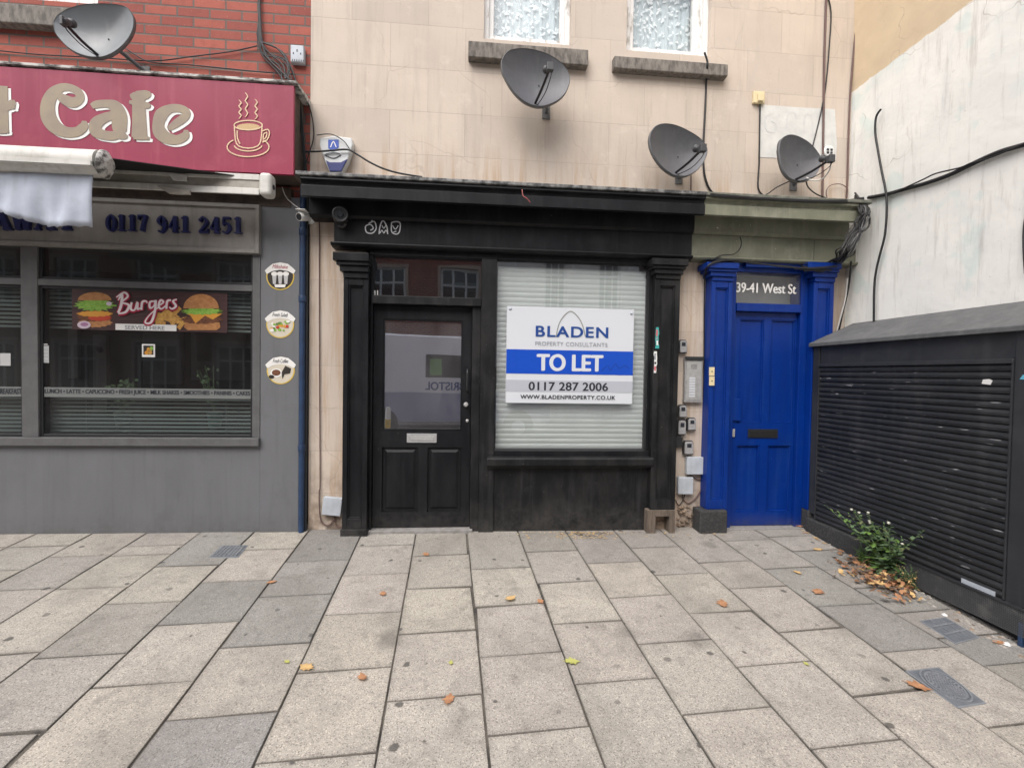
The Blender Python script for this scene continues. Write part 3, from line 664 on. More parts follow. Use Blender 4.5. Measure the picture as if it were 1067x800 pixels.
# fascia board
fx0, fx1 = on(348, 240, YF).x, on(721, 255, YF).x
fz0 = on(530, 263, YF).z
m = MB(); m.box(fx0, fx1, YF, -.004, fz0+.03, zf_+.003, 'black_paint'); m.build('fascia', shop, .003)
m = MB(); m.profile_x([(-.004, fz0+.03), (YF-.03, fz0+.03), (YF-.035, fz0+.018), (YF-.02, fz0), (YF+.02, fz0-.01), (-.004, fz0-.01)], fx0-.02, fx1-.0, 'black_paint'); m.build('fascia_moulding', shop, .003)
gr = MB()
for pts in ([(384, 233, 1), (390, 231, 1), (392, 238, 1), (388, 243, 1), (382, 242, 1), (381, 236, 1), (386, 234, 1), (389, 238, 1), (386, 240, 1)], [(387, 232, .8), (388, 229, .8)],
            [(395, 244, 1), (396, 236, 1), (399, 230, 1), (403, 236, 1), (404, 244, 1)], [(396, 243, .8), (398, 240, .8), (400, 243, .8), (402, 240, .8), (404, 243, .8)], [(398, 235, .7), (400, 238, .7), (402, 235, .7)],
            [(408, 232, 1), (413, 231, 1), (417, 233, 1), (416, 242, 1), (412, 244, 1), (408, 241, 1), (408, 232, 1)], [(409, 235, .8), (412, 239, .8), (415, 235, .8)], [(410, 242, .8), (413, 241, .8)]):
    gr.ribbon(rib_px(pts, YF, .0095), YF-.0015, 'graffiti_white', .002)
gr.build('graffiti', shop)
# pilasters
def pilaster(parent, px0, px1, cx0, cx1, pz_top, pz_cap, pz_bot, Y, paint, base=None, ins=.2):
    p0, p1 = on(px0, 420, Y).x, on(px1, 420, Y).x; z1 = on((px0+px1)/2, pz_cap, Y).z; z0 = on((px0+px1)/2, pz_bot, Y).z; zt = on((px0+px1)/2, pz_top, Y).z
    m = MB(); iw = (p1-p0)*ins
    zi0, zi1 = z0+.09, z1-.06
    for a, b, c, d in ((p0, p0+iw, z0, z1), (p1-iw, p1, z0, z1), (p0+iw, p1-iw, z0, zi0), (p0+iw, p1-iw, zi1, z1)): m.box(a, b, Y, -.002, c, d, paint)
    m.box(p0+iw, p1-iw, Y+.022, -.002, zi0, zi1, paint)
    # panel moulding
    for a, b, c, d in ((p0+iw, p0+iw+.012, zi0, zi1), (p1-iw-.012, p1-iw, zi0, zi1), (p0+iw+.012, p1-iw-.012, zi0, zi0+.012), (p0+iw+.012, p1-iw-.012, zi1-.012, zi1)): m.box(a, b, Y+.009, Y+.0225, c, d, paint)
    o = m.build('pilaster', parent, .004)
    c0, c1 = on(cx0, pz_top+10, Y-.05).x, on(cx1, pz_top+10, Y-.05).x
    m = MB(); n = 4
    for i in range(n):
        k = i/(n-1)            # steps widening upwards
        a = p0+(c0-p0)*k; b = p1+(c1-p1)*k; za = z1+(zt-z1)*[0, .25, .5, .66][i]; zb2 = z1+(zt-z1)*[.25, .5, .66, 1][i]
        m.box(a, b, Y-.012-.05*k, -.003, za+.0005, zb2, paint)
    m.build('capital', o, .004)
    return o, p0, p1, z0
pl, pl0, pl1, plz = pilaster(shop, 357, 383, 347, 384.5, 265, 290, 551, -.14, 'black_paint')
prr, pr0, pr1, prz = pilaster(shop, 680, 706, 679, 717, 271, 291, 531, -.14, 'worn_black_paint')
m = MB(); m.box(pl0-.01, pl1+.006, -.155, -.003, -.12, plz, 'worn_black_paint'); m.build('pilaster_base', pl, .005)
m = MB(); m.box(pr0-.03, pr0+.05, -.15, -.003, -.12, prz-.001, 'raw_wood'); m.box(pr1-.055, pr1-.0, -.15, -.003, -.12, prz-.001, 'raw_wood'); m.box(pr0+.05, pr1-.055, -.15, -.003, prz-.06, prz-.001, 'raw_wood'); m.box(pr0+.05, pr1-.055, -.05, -.003, -.12, prz-.06, 'rough_stone')
bs = m.build('pilaster_base', prr, .004); bs['label'] = 'bare rotten timber box at the foot of the pilaster'
# frame posts and rails
YR = -.075
def rbox(m, a, y, mt, dep=.0, mz=True): m.box(*a[:2], y, dep, *a[2:], mt)
m = MB(); zd0 = on(440, 550, YR).z
rx = lambda px: on(px, 420, YR).x
rz = lambda py, px=445: on(px, py, YR).z
m.box(pl1+.001, rx(387.5), YR, .05, -.12, rz(268), 'black_paint')
m.box(rx(491), rx(500), YR, .05, -.12, rz(317), 'worn_black_paint'); m.box(rx(500), rx(515.5), YR-.02, .05, -.12, rz(268), 'worn_black_paint')
m.box(pl1+.001, rx(515.5), YR-.012, .05, rz(268)+.001, fz0-.0105, 'black_paint')
m.box(rx(387.5)+.0005, rx(500)-.0005, YR-.03, .05, rz(318), rz(309.5), 'worn_black_paint')
m.build('door_frame', shop, .004)
m = MB(); g = (rx(387.5)-.004, rx(500)+.004, rz(310), rz(267)); m.box(g[0], g[1], -.03, -.024, g[2], g[3], 'transom_glass')
tr = m.build('transom_pane', shop); text_px('41', 388.3, 302.5, 393.8, 307.5, -.0325, 'sign_white', tr, bold=.02)
# --- glazed door
YD = -.035
door_o = bpy.data.objects.new('door', None)
dx = lambda px: on(px, 430, YD).x
dz = lambda py: on(440, py, YD).z
D0, D1, DZ0, DZ1 = rx(387.5)+.004, rx(491)-.004, dz(549), rz(318)-.005
GL = (dx(398.5), dx(481), dz(448), dz(333))
m = MB(); th = .05
panels = [(dx(398.5), dx(436), dz(533), dz(466)), (dx(446), dx(481), dz(533), dz(466))]
holed(m, D0, D1, DZ0, DZ1, YD, YD+th, [GL]+panels, 'black_paint')
for a, b, c, d in panels:
    m.box(a, b, YD+.018, YD+.04, c, d, 'black_paint')
    i = .022; m.add([(a+i, YD+.0175, c+i), (b-i, YD+.0175, c+i), (b-i, YD+.0175, d-i), (a+i, YD+.0175, d-i), (a+2*i, YD+.006, c+2*i), (b-2*i, YD+.006, c+2*i), (b-2*i, YD+.006, d-2*i), (a+2*i, YD+.006, d-2*i)], [(4, 5, 6, 7), (0, 1, 5, 4), (1, 2, 6, 5), (2, 3, 7, 6), (3, 0, 4, 7)], 'black_paint')
door = m.build('door', shop, .003); door['label'] = 'black half glazed door with two lower panels'
m = MB(); m.box(GL[0], GL[1], YD+.02, YD+.026, GL[2], GL[3], 'door_glass'); m.build('pane', door)
m = MB(); bw = .012
for a, b, c, d in ((GL[0], GL[0]+bw, GL[2], GL[3]), (GL[1]-bw, GL[1], GL[2], GL[3]), (GL[0]+bw, GL[1]-bw, GL[2], GL[2]+bw), (GL[0]+bw, GL[1]-bw, GL[3]-bw, GL[3])): m.box(a, b, YD+.005, YD+.0195, c, d, 'black_paint')
m.build('glazing_bead', door, .003)
m = MB(); a = rect(424, 451.5, 455, 461, YD); m.box(a[0], a[1], YD-.006, YD-.0005, a[2], a[3], 'lock_silver'); m.box(a[0]+.03, a[1]-.03, YD-.009, YD-.0065, a[2]+.02, a[3]-.02, 'steel'); m.build('letter_plate', door, .002)
m = MB(); hx = dx(486.5); m.tube([(hx, YD, dz(384)), (hx, YD-.045, dz(386)), (hx, YD-.05, dz(395)), (hx, YD-.045, dz(405)), (hx, YD, dz(407))], .008, 'cctv_black'); m.build('handle', door)
m = MB(); m.lathe([(.022, 0), (.02, .012), (.009, .016), (.009, .03), (.018, .036), (.02, .045), (.012, .052)], (dx(485.5), YD, dz(421)), (0, -1, 0), 'steel'); m.build('door_knob', door); m = MB(); m.lathe([(.014, 0), (.014, .006), (.006, .008)], (dx(487), YD, dz(438)), (0, -1, 0), 'steel', 16); m.build('lock', door)
m = MB(); m.box(rx(384), rx(494), -.11, .2, -.1, DZ0-.006, 'kerb_stone'); m.build('threshold', shop, .005)
# --- display window
wx = lambda px: on(px, 370, -.05).x
wz = lambda py: on(595, py, -.05).z
W0, W1, WZ0, WZ1 = wx(516.5), wx(674), wz(469), wz(274)
m = MB()
m.box(rx(515.5)+.0005, W0, YR, .04, WZ0, WZ1, 'black_paint'); m.box(W1, pr0-.0005, YR, .04, WZ0, WZ1, 'black_paint')
m.box(rx(515.5)+.0005, pr0-.0005, YR-.008, .04, WZ1+.0005, fz0-.0105, 'black_paint'); m.box(rx(515.5)+.0005, pr0-.0005, YR-.012, .04, on(595, 476.5, YR).z, WZ0-.0005, 'black_paint')
win = m.build('window', shop, .004)
m = MB(); m.box(W0-.003, W1+.003, -.04, -.034, WZ0-.003, WZ1+.003, 'shop_glass'); m.build('pane', win)
m = MB(); s0, s1 = on(507.5, 482, -.15).x, on(681, 481, -.15).x; za, zb2 = on(595, 488, -.15).z, on(595, 477, -.15).z
m.profile_x([(.02, za), (-.13, za), (-.135, za+.02), (-.155, za+.026), (-.16, zb2-.012), (-.15, zb2), (.02, zb2+.016)], s0, s1-.0, 'worn_black_paint'); m.build('sill', win, .003)
m = MB(); ra = rect(509, 489, 679, 553, -.075); m.box(rx(515.5)-.03, pr0-.001, -.075, .02, -.12, za+.002, 'worn_black_paint'); m.build('stall_riser', shop, .003)
# venetian blind behind the glass
vb = MB(); z = WZ0+.02; 
n = int((WZ1-WZ0-.03)/.046)
for i in range(n):
    zz = WZ0+.008+i*.046; vb.add([(W0+.012, -.004, zz), (W1-.012, -.004+.002*math.sin(i*2.1), zz+.0015*math.sin(i*1.3)), (W1-.012, -.012, zz+.022), (W0+.012, -.012, zz+.022), (W1-.012, -.004, zz+.047), (W0+.012, -.004, zz+.047), (W0+.012, .008, zz+.05), (W1-.012, .008, zz+.05)], [(0, 1, 2, 3), (3, 2, 4, 5), (5, 4, 7, 6)], 'blind_white', True)
for q in (.12, .5, .88):
    vb.tube([(W0+(W1-W0)*q, -.0145, WZ0+.02), (W0+(W1-W0)*q, -.0145, WZ1-.01)], .0012, 'blind_white', 4, smoothit=0)
b_ = vb.build('venetian_blind'); tag(b_, 'white venetian blind drawn closed behind the to let board', 'blind')
# --- to-let board
YB = -.075
bx = lambda px: on(px, 370, YB).x
bz = lambda py: on(594, py, YB).z
tl = thing('letting_board', (bx(594), YB, bz(420.5)), 'white and blue to let board fixed to the shop window glass', 'sign')
m = MB(); B0, B1, BZ0, BZ1 = bx(527.5), bx(659.8), bz(420.3), bz(320.7); m.box(B0, B1, YB, YB+.02, BZ0, BZ1, 'board_white'); m.build('panel', tl, .002)
m = MB(); m.box(B0+.001, B1-.001, YB-.002, YB-.0005, bz(390), bz(365), 'board_blue'); m.ribbon(rib_px([(626, 387, .5), (633, 381, .5), (636, 386, .5), (641, 379, .5), (645, 384, .5), (651, 381, .5), (655, 384, .4)], YB, .008), YB-.0032, 'scribble_blue', .001); m.build('blue_band', tl)
m = MB(); m.box(B0+.001, B1-.001, YB-.002, YB-.0005, bz(408.5), bz(396.5), 'board_grey'); m.build('grey_band', tl)
m = MB(); m.ribbon(rib_px([(579.5, 351, 1.1), (582, 339, 1.1), (587, 330, 1.2), (594.5, 324.5, 1.3), (602, 330, 1.2), (607, 339, 1.1), (610, 351, 1.1)], YB, .0085), YB-.0018, 'arch_grey', .0015); m.build('arch_emblem', tl)
T = lambda s, x0, y0, x1, y1, mt, **k: text_mesh(s, bx(x0), bx(x1), bz(y1), bz(y0), YB-.0035, mt, tl, **k)
T('BLADEN', 558, 340.3, 633, 351.3, 'board_navy', bold=.02, spacing=1.15)
T('PROPERTY CONSULTANTS', 557.5, 356.5, 632.5, 360.8, 'ink_grey', spacing=1.1)
T('TO LET', 560, 369.5, 628, 386.5, 'board_white', bold=.035)
T('0117 287 2006', 551.5, 398.3, 634, 407, 'ink_dark', bold=.015, spacing=1.05)
T('WWW.BLADENPROPERTY.CO.UK', 543, 411.8, 642, 416, 'ink_dark', bold=.01, spacing=1.1)
for px, py in ((531, 323.5), (657, 325)):
    m = MB(); m.lathe([(.014, 0), (.013, .004), (.006, .007), (.004, .012)], (bx(px), YB, bz(py)), (0, -1, 0), 'plastic_grey', 14); m.build('sucker', tl)
# stickers on the right pilaster
st = MB(); YS = -.1425
def rag(mb, x0, x1, z0, z1, y, mt, sd):
    rg = random.Random(sd); n = 7; L_ = [(x0+(x1-x0)*rg.uniform(0, .25), z0+(z1-z0)*i/n) for i in range(n+1)]; R_ = [(x1-(x1-x0)*rg.uniform(0, .3), z0+(z1-z0)*i/n) for i in range(n+1)]
    mb.prism(L_+R_[::-1], y, y+.0008, mt)
a = rect(682.5, 341, 687, 363, YS); rag(st, a[0], a[1], a[2], a[3], YS, 'teal', 1); rag(st, a[0]+.006, a[1]-.012, a[2]+.11, a[3]-.02, YS-.001, 'sticker_pink', 2); rag(st, a[0]+.012, a[1]-.006, a[2]+.03, a[2]+.07, YS-.001, 'sticker_white', 3); rag(st, a[0]+.008, a[1]-.012, a[2]+.08, a[2]+.1, YS-.001, 'ink_grey', 4)
tag(st.build('sticker', loc=(a[0], YS, a[2])), 'torn teal and pink sticker, upper one on the black pilaster', 'sticker')
st = MB(); a = rect(680.8, 366, 685, 388.5, YS); rag(st, a[0], a[1], a[2], a[3], YS, 'sticker_white', 5); rag(st, a[0]+.006, a[1]-.008, a[2]+.02, a[2]+.06, YS-.001, 'sticker_pink', 6); rag(st, a[0]+.006, a[1]-.014, a[2]+.12, a[3]-.02, YS-.001, 'ink_grey', 7); rag(st, a[0]+.008, a[1]-.008, a[2]+.08, a[2]+.1, YS-.001, 'ink_dark', 8)
tag(st.build('sticker', loc=(a[0], YS, a[2])), 'torn white and red sticker, lower one on the black pilaster', 'sticker')

# ================================================================== BLUE DOORWAY
bd = thing('doorway', (on(797, 548, 0).x, 0, 0), 'blue painted panelled doorway with pilasters under a faded olive fascia', 'doorway')
cornice(xs_+.001, xb, 'olive_paint', 'olive_top', bd, dx1=1)
ox1 = on(893, 255, YF).x
m = MB(); m.box(fx1+.002, ox1, YF+.01, -.004, fz0+.03, zf_+.003, 'olive_paint'); m.box(on(849, 255, YF).x, on(849, 255, YF).x+.004, YF+.0085, YF+.011, fz0+.03, zf_+.002, 'ink_dark'); m.build('fascia', bd, .003)
m = MB(); m.profile_x([(-.004, fz0+.0295), (YF-.018, fz0+.0295), (YF-.022, fz0+.018), (YF-.01, fz0+.002), (-.004, fz0+.002)], fx1+.002, ox1, 'olive_paint'); m.build('fascia_moulding', bd, .003)
q1, b0_, b1_, bz0_ = pilaster(bd, 738.5, 760.5, 736, 769.5, 275, 293, 530.5, -.12, 'blue_paint')
q2, b2_, b3_, bz1_ = pilaster(bd, 844.5, 865.5, 841, 876, 275, 294, 531, -.12, 'blue_paint')
m = MB(); m.box(b0_-.075, b1_-.015, -.16, -.004, -.12, bz0_-.001, 'plinth_black'); m.build('plinth_block', q1, .012)
m = MB(); m.box(b2_+.0, b3_+.03, -.14, -.004, -.12, bz1_-.001, 'plinth_black'); m.build('plinth_block', q2, .012)
YB2 = -.05
ex = lambda px: on(px, 430, YB2).x
ez = lambda py: on(797, py, YB2).z
hz = fz0+.0015
m = MB(); m.box(b1_+.0005, ex(764), YB2, .1, -.12, ez(284), 'blue_paint'); m.box(ex(831), b2_-.0005, YB2, .1, -.12, ez(284), 'blue_paint')
m.box(b1_+.0005, b2_-.0005, YB2-.01, .1, ez(284)+.0005, ez(275), 'blue_paint'); m.box(ex(764)+.0005, ex(831)-.0005, YB2-.015, .1, ez(325), ez(316.5), 'blue_paint')
m.box(ex(770), ex(840), YB2-.05, YB2-.0105, ez(280), ez(274), 'blue_paint')
m.build('door_frame', bd, .004)
m = MB(); m.box(ex(763), ex(832), YB2+.012, YB2+.018, ez(317), ez(283.5), 'fan_glass'); tp = m.build('transom_pane', bd)
a = rect(767.5, 295.3, 829.5, 305.3, YB2+.0095); text_mesh('39-41 West St', a[0], a[1], a[2], a[3], YB2+.0095, 'sign_white', tp, fat=.03)
m = MB(); m.box(ex(762), ex(836), .12, .13, ez(320), ez(280), 'room_pale'); m.build('added_transom_backing', bd)  # upright pale board added behind the transom to stand for the hall
YD2 = -.012
E0, E1, EZ0, EZ1 = ex(764)+.003, ex(831)-.003, on(795, 547, YD2).z, ez(325)-.004
ddx = lambda px: on(px, 430, YD2).x
ddz = lambda py: on(795, py, YD2).z
pan = [(ddx(768.5), ddx(793.5), ddz(440.5), ddz(333)), (ddx(801), ddx(826), ddz(440.5), ddz(333)), (ddx(768.5), ddx(792.5), ddz(533), ddz(464)), (ddx(801), ddx(825), ddz(533), ddz(464))]
m = MB(); holed(m, E0, E1, EZ0, EZ1, YD2, YD2+.045, pan, 'blue_paint')
for a, b, c, d in pan:
    m.box(a, b, YD2+.02, YD2+.035, c, d, 'blue_paint')
    for (x0, x1, z0, z1) in ((a, a+.012, c, d), (b-.012, b, c, d), (a+.012, b-.012, c, c+.012), (a+.012, b-.012, d-.012, d)): m.box(x0, x1, YD2+.006, YD2+.0205, z0, z1, 'blue_paint')
dd = m.build('door', bd, .003); dd['label'] = 'blue four panel front door'
m = MB(); a = rect(779, 447, 810, 456, YD2); m.box(a[0], a[1], YD2-.008, YD2-.0005, a[2], a[3], 'cctv_black'); m.box(a[0]+.02, a[1]-.02, YD2-.011, YD2-.0085, a[2]+.014, a[3]-.02, 'black_rubber'); m.build('letter_plate', dd, .002)
m = MB(); a = rect(760.5, 415.5, 771, 438, YD2); m.box(a[0]+.01, a[1], YD2-.02, YD2-.0005, a[2], a[3], 'blue_paint'); m.build('pull_plate', dd, .003)
m = MB(); m.box(ddx(762.5), ddx(764.5)+.012, YD2-.012, YD2-.0005, ddz(455), ddz(447), 'steel'); m.build('lock', dd, .002)
m = MB(); m.box(ex(757), ex(838), -.1, .15, -.1, EZ0-.005, 'kerb_stone'); m.build('threshold', bd, .005)
# entry button plates
for (py0, py1, lab) in ((382.5, 391.5, 'small cream button plate with dark lens on the blue pilaster, upper'), (392.3, 401.5, 'small cream button plate with tiny keyhole on the blue pilaster, lower')):
    m = MB(); a = rect(738.8, py0, 744, py1, -.122); m.box(a[0], a[1], -.13, -.1215, a[2], a[3], 'cream_plastic')
    cx, cz = (a[0]+a[1])/2, (a[2]+a[3])/2; m.lathe([(.006, 0), (.006, .002)], (cx, -.13, cz), (0, -1, 0), 'ink_dark', 10)
    tag(m.build('door_button', loc=(cx, -.125, a[2])), lab, 'door button')

# ---- lock boxes, intercom, junction boxes on the pink strip
def keysafe(px0, py0, px1, py1, label, black=False):
    a = rect(px0, py0, px1, py1, -.03); r = thing('key_safe', ((a[0]+a[1])/2, 0, a[2]), label, 'key safe', None if black else 'grey key safes beside the blue door')
    w_, h_ = a[1]-a[0], a[3]-a[2]
    m = MB(); m.prism([(a[0], a[2]), (a[1], a[2]), (a[1], a[3]-.02), (a[1]-.015, a[3]), (a[0]+.015, a[3]), (a[0], a[3]-.02)], -.035, -.0005, 'cctv_black'); m.build('case', r, .004)
    if not black:
        i = .008; m = MB(); m.prism([(a[0]+i, a[2]+i), (a[1]-i, a[2]+i), (a[1]-i, a[3]-.024), (a[1]-i-.012, a[3]-i), (a[0]+i+.012, a[3]-i), (a[0]+i, a[3]-.024)], -.048, -.0355, 'lock_silver'); fr = m.build('cover', r, .003)
        m = MB(); m.box(a[0]+w_*.28, a[1]-w_*.28, -.0505, -.0485, a[3]-h_*.48, a[3]-h_*.2, 'ink_dark'); m.build('dial_window', fr, .001)
    return r
keysafe(707, 354, 715.8, 368, 'grey key safe alone above the door intercom')
keysafe(706.5, 421.5, 715.5, 435, 'grey key safe directly below the intercom, highest of the cluster')
keysafe(705.5, 437, 714.8, 453, 'largest grey key safe, left of the pair in the middle of the cluster')
keysafe(715.8, 435, 725, 448.5, 'grey key safe, right of the pair in the middle of the cluster')
keysafe(712, 459, 722.5, 473.5, 'grey key safe lowest of the cluster above the grey junction box')
keysafe(704.5, 454, 711.3, 466, 'all black key safe next to the lowest grey key safe', True)
a = rect(713, 372, 731, 419, -.03)
ic = thing('intercom', ((a[0]+a[1])/2, 0, a[2]), 'steel door entry intercom panel with rows of call buttons', 'intercom')
m = MB(); m.box(a[0], a[1], -.045, -.0005, a[2], a[3], 'lock_silver'); m.build('case', ic, .004)
m = MB(); m.box(a[0]+.012, a[1]-.012, -.05, -.0455, a[2]+.02, a[3]-.035, 'steel'); fp = m.build('face_plate', ic, .002)
m = MB(); m.box(a[0]-.004, a[1]+.004, -.062, -.0455, a[3]-.028, a[3]+.004, 'cctv_black'); m.build('rain_hood', ic, .003)
m = MB(); cx = (a[0]+a[1])/2
for i in range(5):
    for j in range(4): m.box(cx-.028+i*.012, cx-.021+i*.012, -.0512, -.0502, a[3]-.075-j*.012, a[3]-.070-j*.012, 'ink_dark')
m.build('speaker_grille', fp)
for i in range(8):
    m = MB(); z = a[2]+.05+i*.024; m.box(cx-.045, cx+.012, -.0525, -.0503, z, z+.016, 'board_white'); m.box(cx+.02, cx+.04, -.0545, -.0503, z+.001, z+.015, 'steel'); m.build('call_button', fp, .0015)
def jbox(x0, y0, x1, y1, label, rot=0):
    a = rect(x0, y0, x1, y1, -.03); cx = (a[0]+a[1])/2; r = thing('junction_box', (cx, 0, (a[2]+a[3])/2), label, 'junction box')
    m = MB(); m.box(a[0], a[1], -.04, -.0005, a[2], a[3], 'plastic_grey'); m.build('case', r, .004)
    m = MB(); m.box(a[0]-.003, a[1]+.003, -.052, -.0405, a[2]-.003, a[3]+.003, 'plastic_grey'); m.build('lid', r, .006)
    for q in (-1, 1):
        for s in (-1, 1):
            pass
    r.rotation_euler.y = rot; return r
jbox(715, 476, 731.5, 493.5, 'pale grey junction box below the lowest key safe')
jbox(706, 497, 721, 514, 'pale grey junction box lowest on the wall beside the blue door')
jbox(337, 518, 356, 536, 'tilted pale blue grey junction box at the foot of the left pink strip', rad(6))

# ================================================================== CAFE BUILDING
XC = XP-.0
cf = thing('cafe_building', (-3.6, 0, 0), 'cafe with red brick upper wall and dark grey painted shopfront', 'building')
YG = -.05
cz = lambda py, px=140: on(px, py, YG).z
cxx = lambda px, py=400: on(px, py, YG).x
XL = -8.0
zsill1, zsill0, zphone0, zphone1 = cz(455.5), cz(464), cz(258), cz(211)
ztr1, ztr0 = cz(293.5), cz(300)
m = MB()
bx0, bx1, bz0_w, bz1_w = on(-120, -60, .02).x, on(104, -30, .02).x, on(40, 2, .02).z, 6.6
holed(m, XL, XP-.002, cz(205), 7.4, .0, .28, [(bx0, bx1, bz0_w, bz1_w)], 'red_brick'); m.build('brick_wall', cf)
m = MB()
for a, b, c, d in ((bx0, bx0+.06, bz0_w, bz1_w), (bx1-.06, bx1, bz0_w, bz1_w), (bx0+.06, bx1-.06, bz0_w, bz0_w+.07), (bx0+.06, bx1-.06, bz1_w-.06, bz1_w), (bx0+.06, bx1-.06, bz0_w+.95, bz0_w+1.0)): m.box(a, b, .04, .14, c, d, 'peeling_white')
uw = m.build('window', cf, .004)
m = MB(); m.box(bx0+.06, bx1-.06, .1, .105, bz0_w+.07, bz1_w-.06, 'clear_glass'); m.build('pane', uw)
m = MB(); m.box(bx0, bx1, .3, .32, bz0_w, bz1_w, 'room_pale'); m.build('curtain', uw)
m = MB(); xsl = on(74, 15, -.08).x; zs0 = on(30, 25, -.08).z; zs1 = on(30, 5, -.08).z; m.box(bx0-.12, xsl, -.08, .04, zs0, zs1, 'stone_sill'); m.build('window_sill', uw, .008)
# ground floor joinery
m = MB()
xr0, xr1 = cxx(263), cxx(271)
xm0, xm1 = cxx(23), cxx(40)
pil0, pil1 = cxx(271), on(311.5, 400, YG).x
m.box(pil0+.001, pil1, YG, .1, -.3, cz(205, 290), 'grey_paint'); m.build('pilaster', cf, .004)
m = MB(); m.box(XL, pil0, YG+.006, .1, -.3, zsill0, 'grey_paint'); m.build('stall_riser', cf, .004)
m = MB(); m.box(XL, pil0+.004, YG-.035, .1, zsill0+.0005, zsill1, 'grey_frame'); m.build('window_sill', cf, .004)
m = MB()
for a, b in ((xr0, pil0), (xm0, xm1), (xm0-1.2, xm0-1.08)): m.box(a, b, YG-.004, .05, zsill1+.0005, zphone0, 'grey_frame')
m.box(xm1+.0005, xr0-.0005, YG-.001, .05, ztr0, ztr1, 'grey_frame'); m.box(xm0-1.08+.0005, xm0-.0005, YG-.001, .05, ztr0+.0, ztr1+.0, 'grey_frame'); m.box(XL, xm0-1.2005, YG-.001, .05, ztr0, ztr1, 'grey_frame')
i = .022
for a, b in ((xm1, xr0), (xm0-1.08, xm0)):
    for c, d in ((zsill1, ztr0), (ztr1, zphone0)):
        for q in ((a+.0005, a+i, c+.0005, d-.0005), (b-i, b-.0005, c+.0005, d-.0005), (a+i, b-i, c+.0005, c+i), (a+i, b-i, d-i, d-.0005)): m.box(q[0], q[1], YG+.014, .03, q[2], q[3], 'cctv_black')
cw = m.build('window_frame', cf, .003)
for a, b in ((xm1, xr0), (xm0-1.08, xm0), (XL, xm0-1.2)):
    for c, d in ((zsill1, ztr0), (ztr1, zphone0)):
        m = MB(); m.box(a+.002, b-.002, YG+.026, YG+.032, c+.002, d-.002, 'cafe_glass'); m.build('pane', cw)
# telephone number panel
m = MB(); YPN = -.075; xp1 = on(267, 235, YPN).x; zpa, zpb = on(140, 256, YPN).z, on(140, 212, YPN).z
m.box(XL, xp1, YPN, .05, zpa, zpb, 'panel_grey')
for q in ((XL, xp1, zpa-.03, zpa), (xp1, xp1+.03, zpa-.03, zpb+.03), (XL, xp1, zpb, zpb+.03)): m.box(q[0], q[1], YPN-.02, .05, q[2], q[3], 'panel_grey')
ph = m.build('fascia_panel', cf, .003)
DIG = {  # strokes in a unit box: lists of (x, y, width)
 '0': [[(.5, 1, .12), (.14, .72, .27), (.14, .28, .27), (.5, 0, .12), (.86, .28, .27), (.86, .72, .27), (.5, 1, .12)]],
 '1': [[(.5, 0, .34), (.5, .5, .34), (.5, 1, .34)], [(.1, .04, .1), (.9, .04, .1)], [(.15, .86, .14), (.5, .95, .14)]],
 '7': [[(.0, .93, .2), (.9, .93, .2)], [(.9, .95, .2), (.6, .5, .28), (.42, 0, .36)], [(.05, .95, .1), (.05, .7, .1)]],
 '9': [[(.8, .7, .28), (.5, 1, .12), (.15, .7, .28), (.5, .42, .12), (.8, .6, .26), (.78, .25, .28), (.5, .02, .16), (.15, .1, .2)]],
 '4': [[(.66, 0, .32), (.66, .5, .32), (.66, 1, .32)], [(.6, .98, .12), (.1, .34, .12)], [(.02, .3, .12), (1, .3, .12)], [(.4, .04, .1), (.95, .04, .1)]],
 '2': [[(.1, .75, .28), (.45, 1, .14), (.85, .72, .28), (.55, .4, .2), (.08, .1, .16)], [(.05, .08, .18), (.95, .08, .18)], [(.93, .05, .1), (.95, .28, .1)]],
 '5': [[(.2, .95, .18), (.88, .95, .18)], [(.2, .98, .12), (.17, .5, .12)], [(.15, .52, .14), (.5, .64, .14), (.85, .35, .28), (.5, .02, .14), (.12, .12, .2)]],
 'A': [[(.05, 0, .1), (.5, 1, .14)], [(.5, 1, .2), (.85, 0, .3)], [(.2, .32, .1), (.75, .32, .1)], [(-.08, .03, .09), (.25, .03, .09)], [(.62, .03, .09), (1.08, .03, .09)]],
 'W': [[(.05, 1, .24), (.28, 0, .26)], [(.28, 0, .1), (.5, 1, .1)], [(.5, 1, .22), (.72, 0, .26)], [(.72, 0, .1), (.95, 1, .1)]],
 'Y': [[(.05, 1, .26), (.5, .45, .28)], [(.95, 1, .1), (.5, .45, .12)], [(.5, .5, .3), (.5, 0, .3)], [(.25, .03, .09), (.75, .03, .09)]],
}
def digits(txt, px0, px1, py0, py1, adv=None):
    n = len(txt); w_ = (px1-px0)/n
    for i, ch in enumerate(txt):
        m = MB(); x0 = px0+i*w_+w_*.04; cw_ = w_*.84
        for st_ in DIG[ch]:
            pts = [(on(x0+x*cw_, py1-(py1-py0)*y, YPN-.03).x, on(x0+x*cw_, py1-(py1-py0)*y+(x0-180)*0.0, YPN-.03).z, wd*cw_*.0085) for x, y, wd in st_]
            m.ribbon(pts, YPN-.032, 'navy', .03)
        m.build('digit' if ch.isdigit() else 'letter', ph)
digits('0117', 110, 154, 223.5, 240.5); digits('941', 162.5, 199, 225, 242); digits('2451', 206, 254, 226, 243)
digits('AWAY', -10, 81, 221.5, 239)
m = MB(); m.box(XL, on(303, 203, -.06).x, -.06, .05, zpb+.0305, on(140, 188, -.06).z, 'brown_board'); m.build('soffit_board', cf, .004)
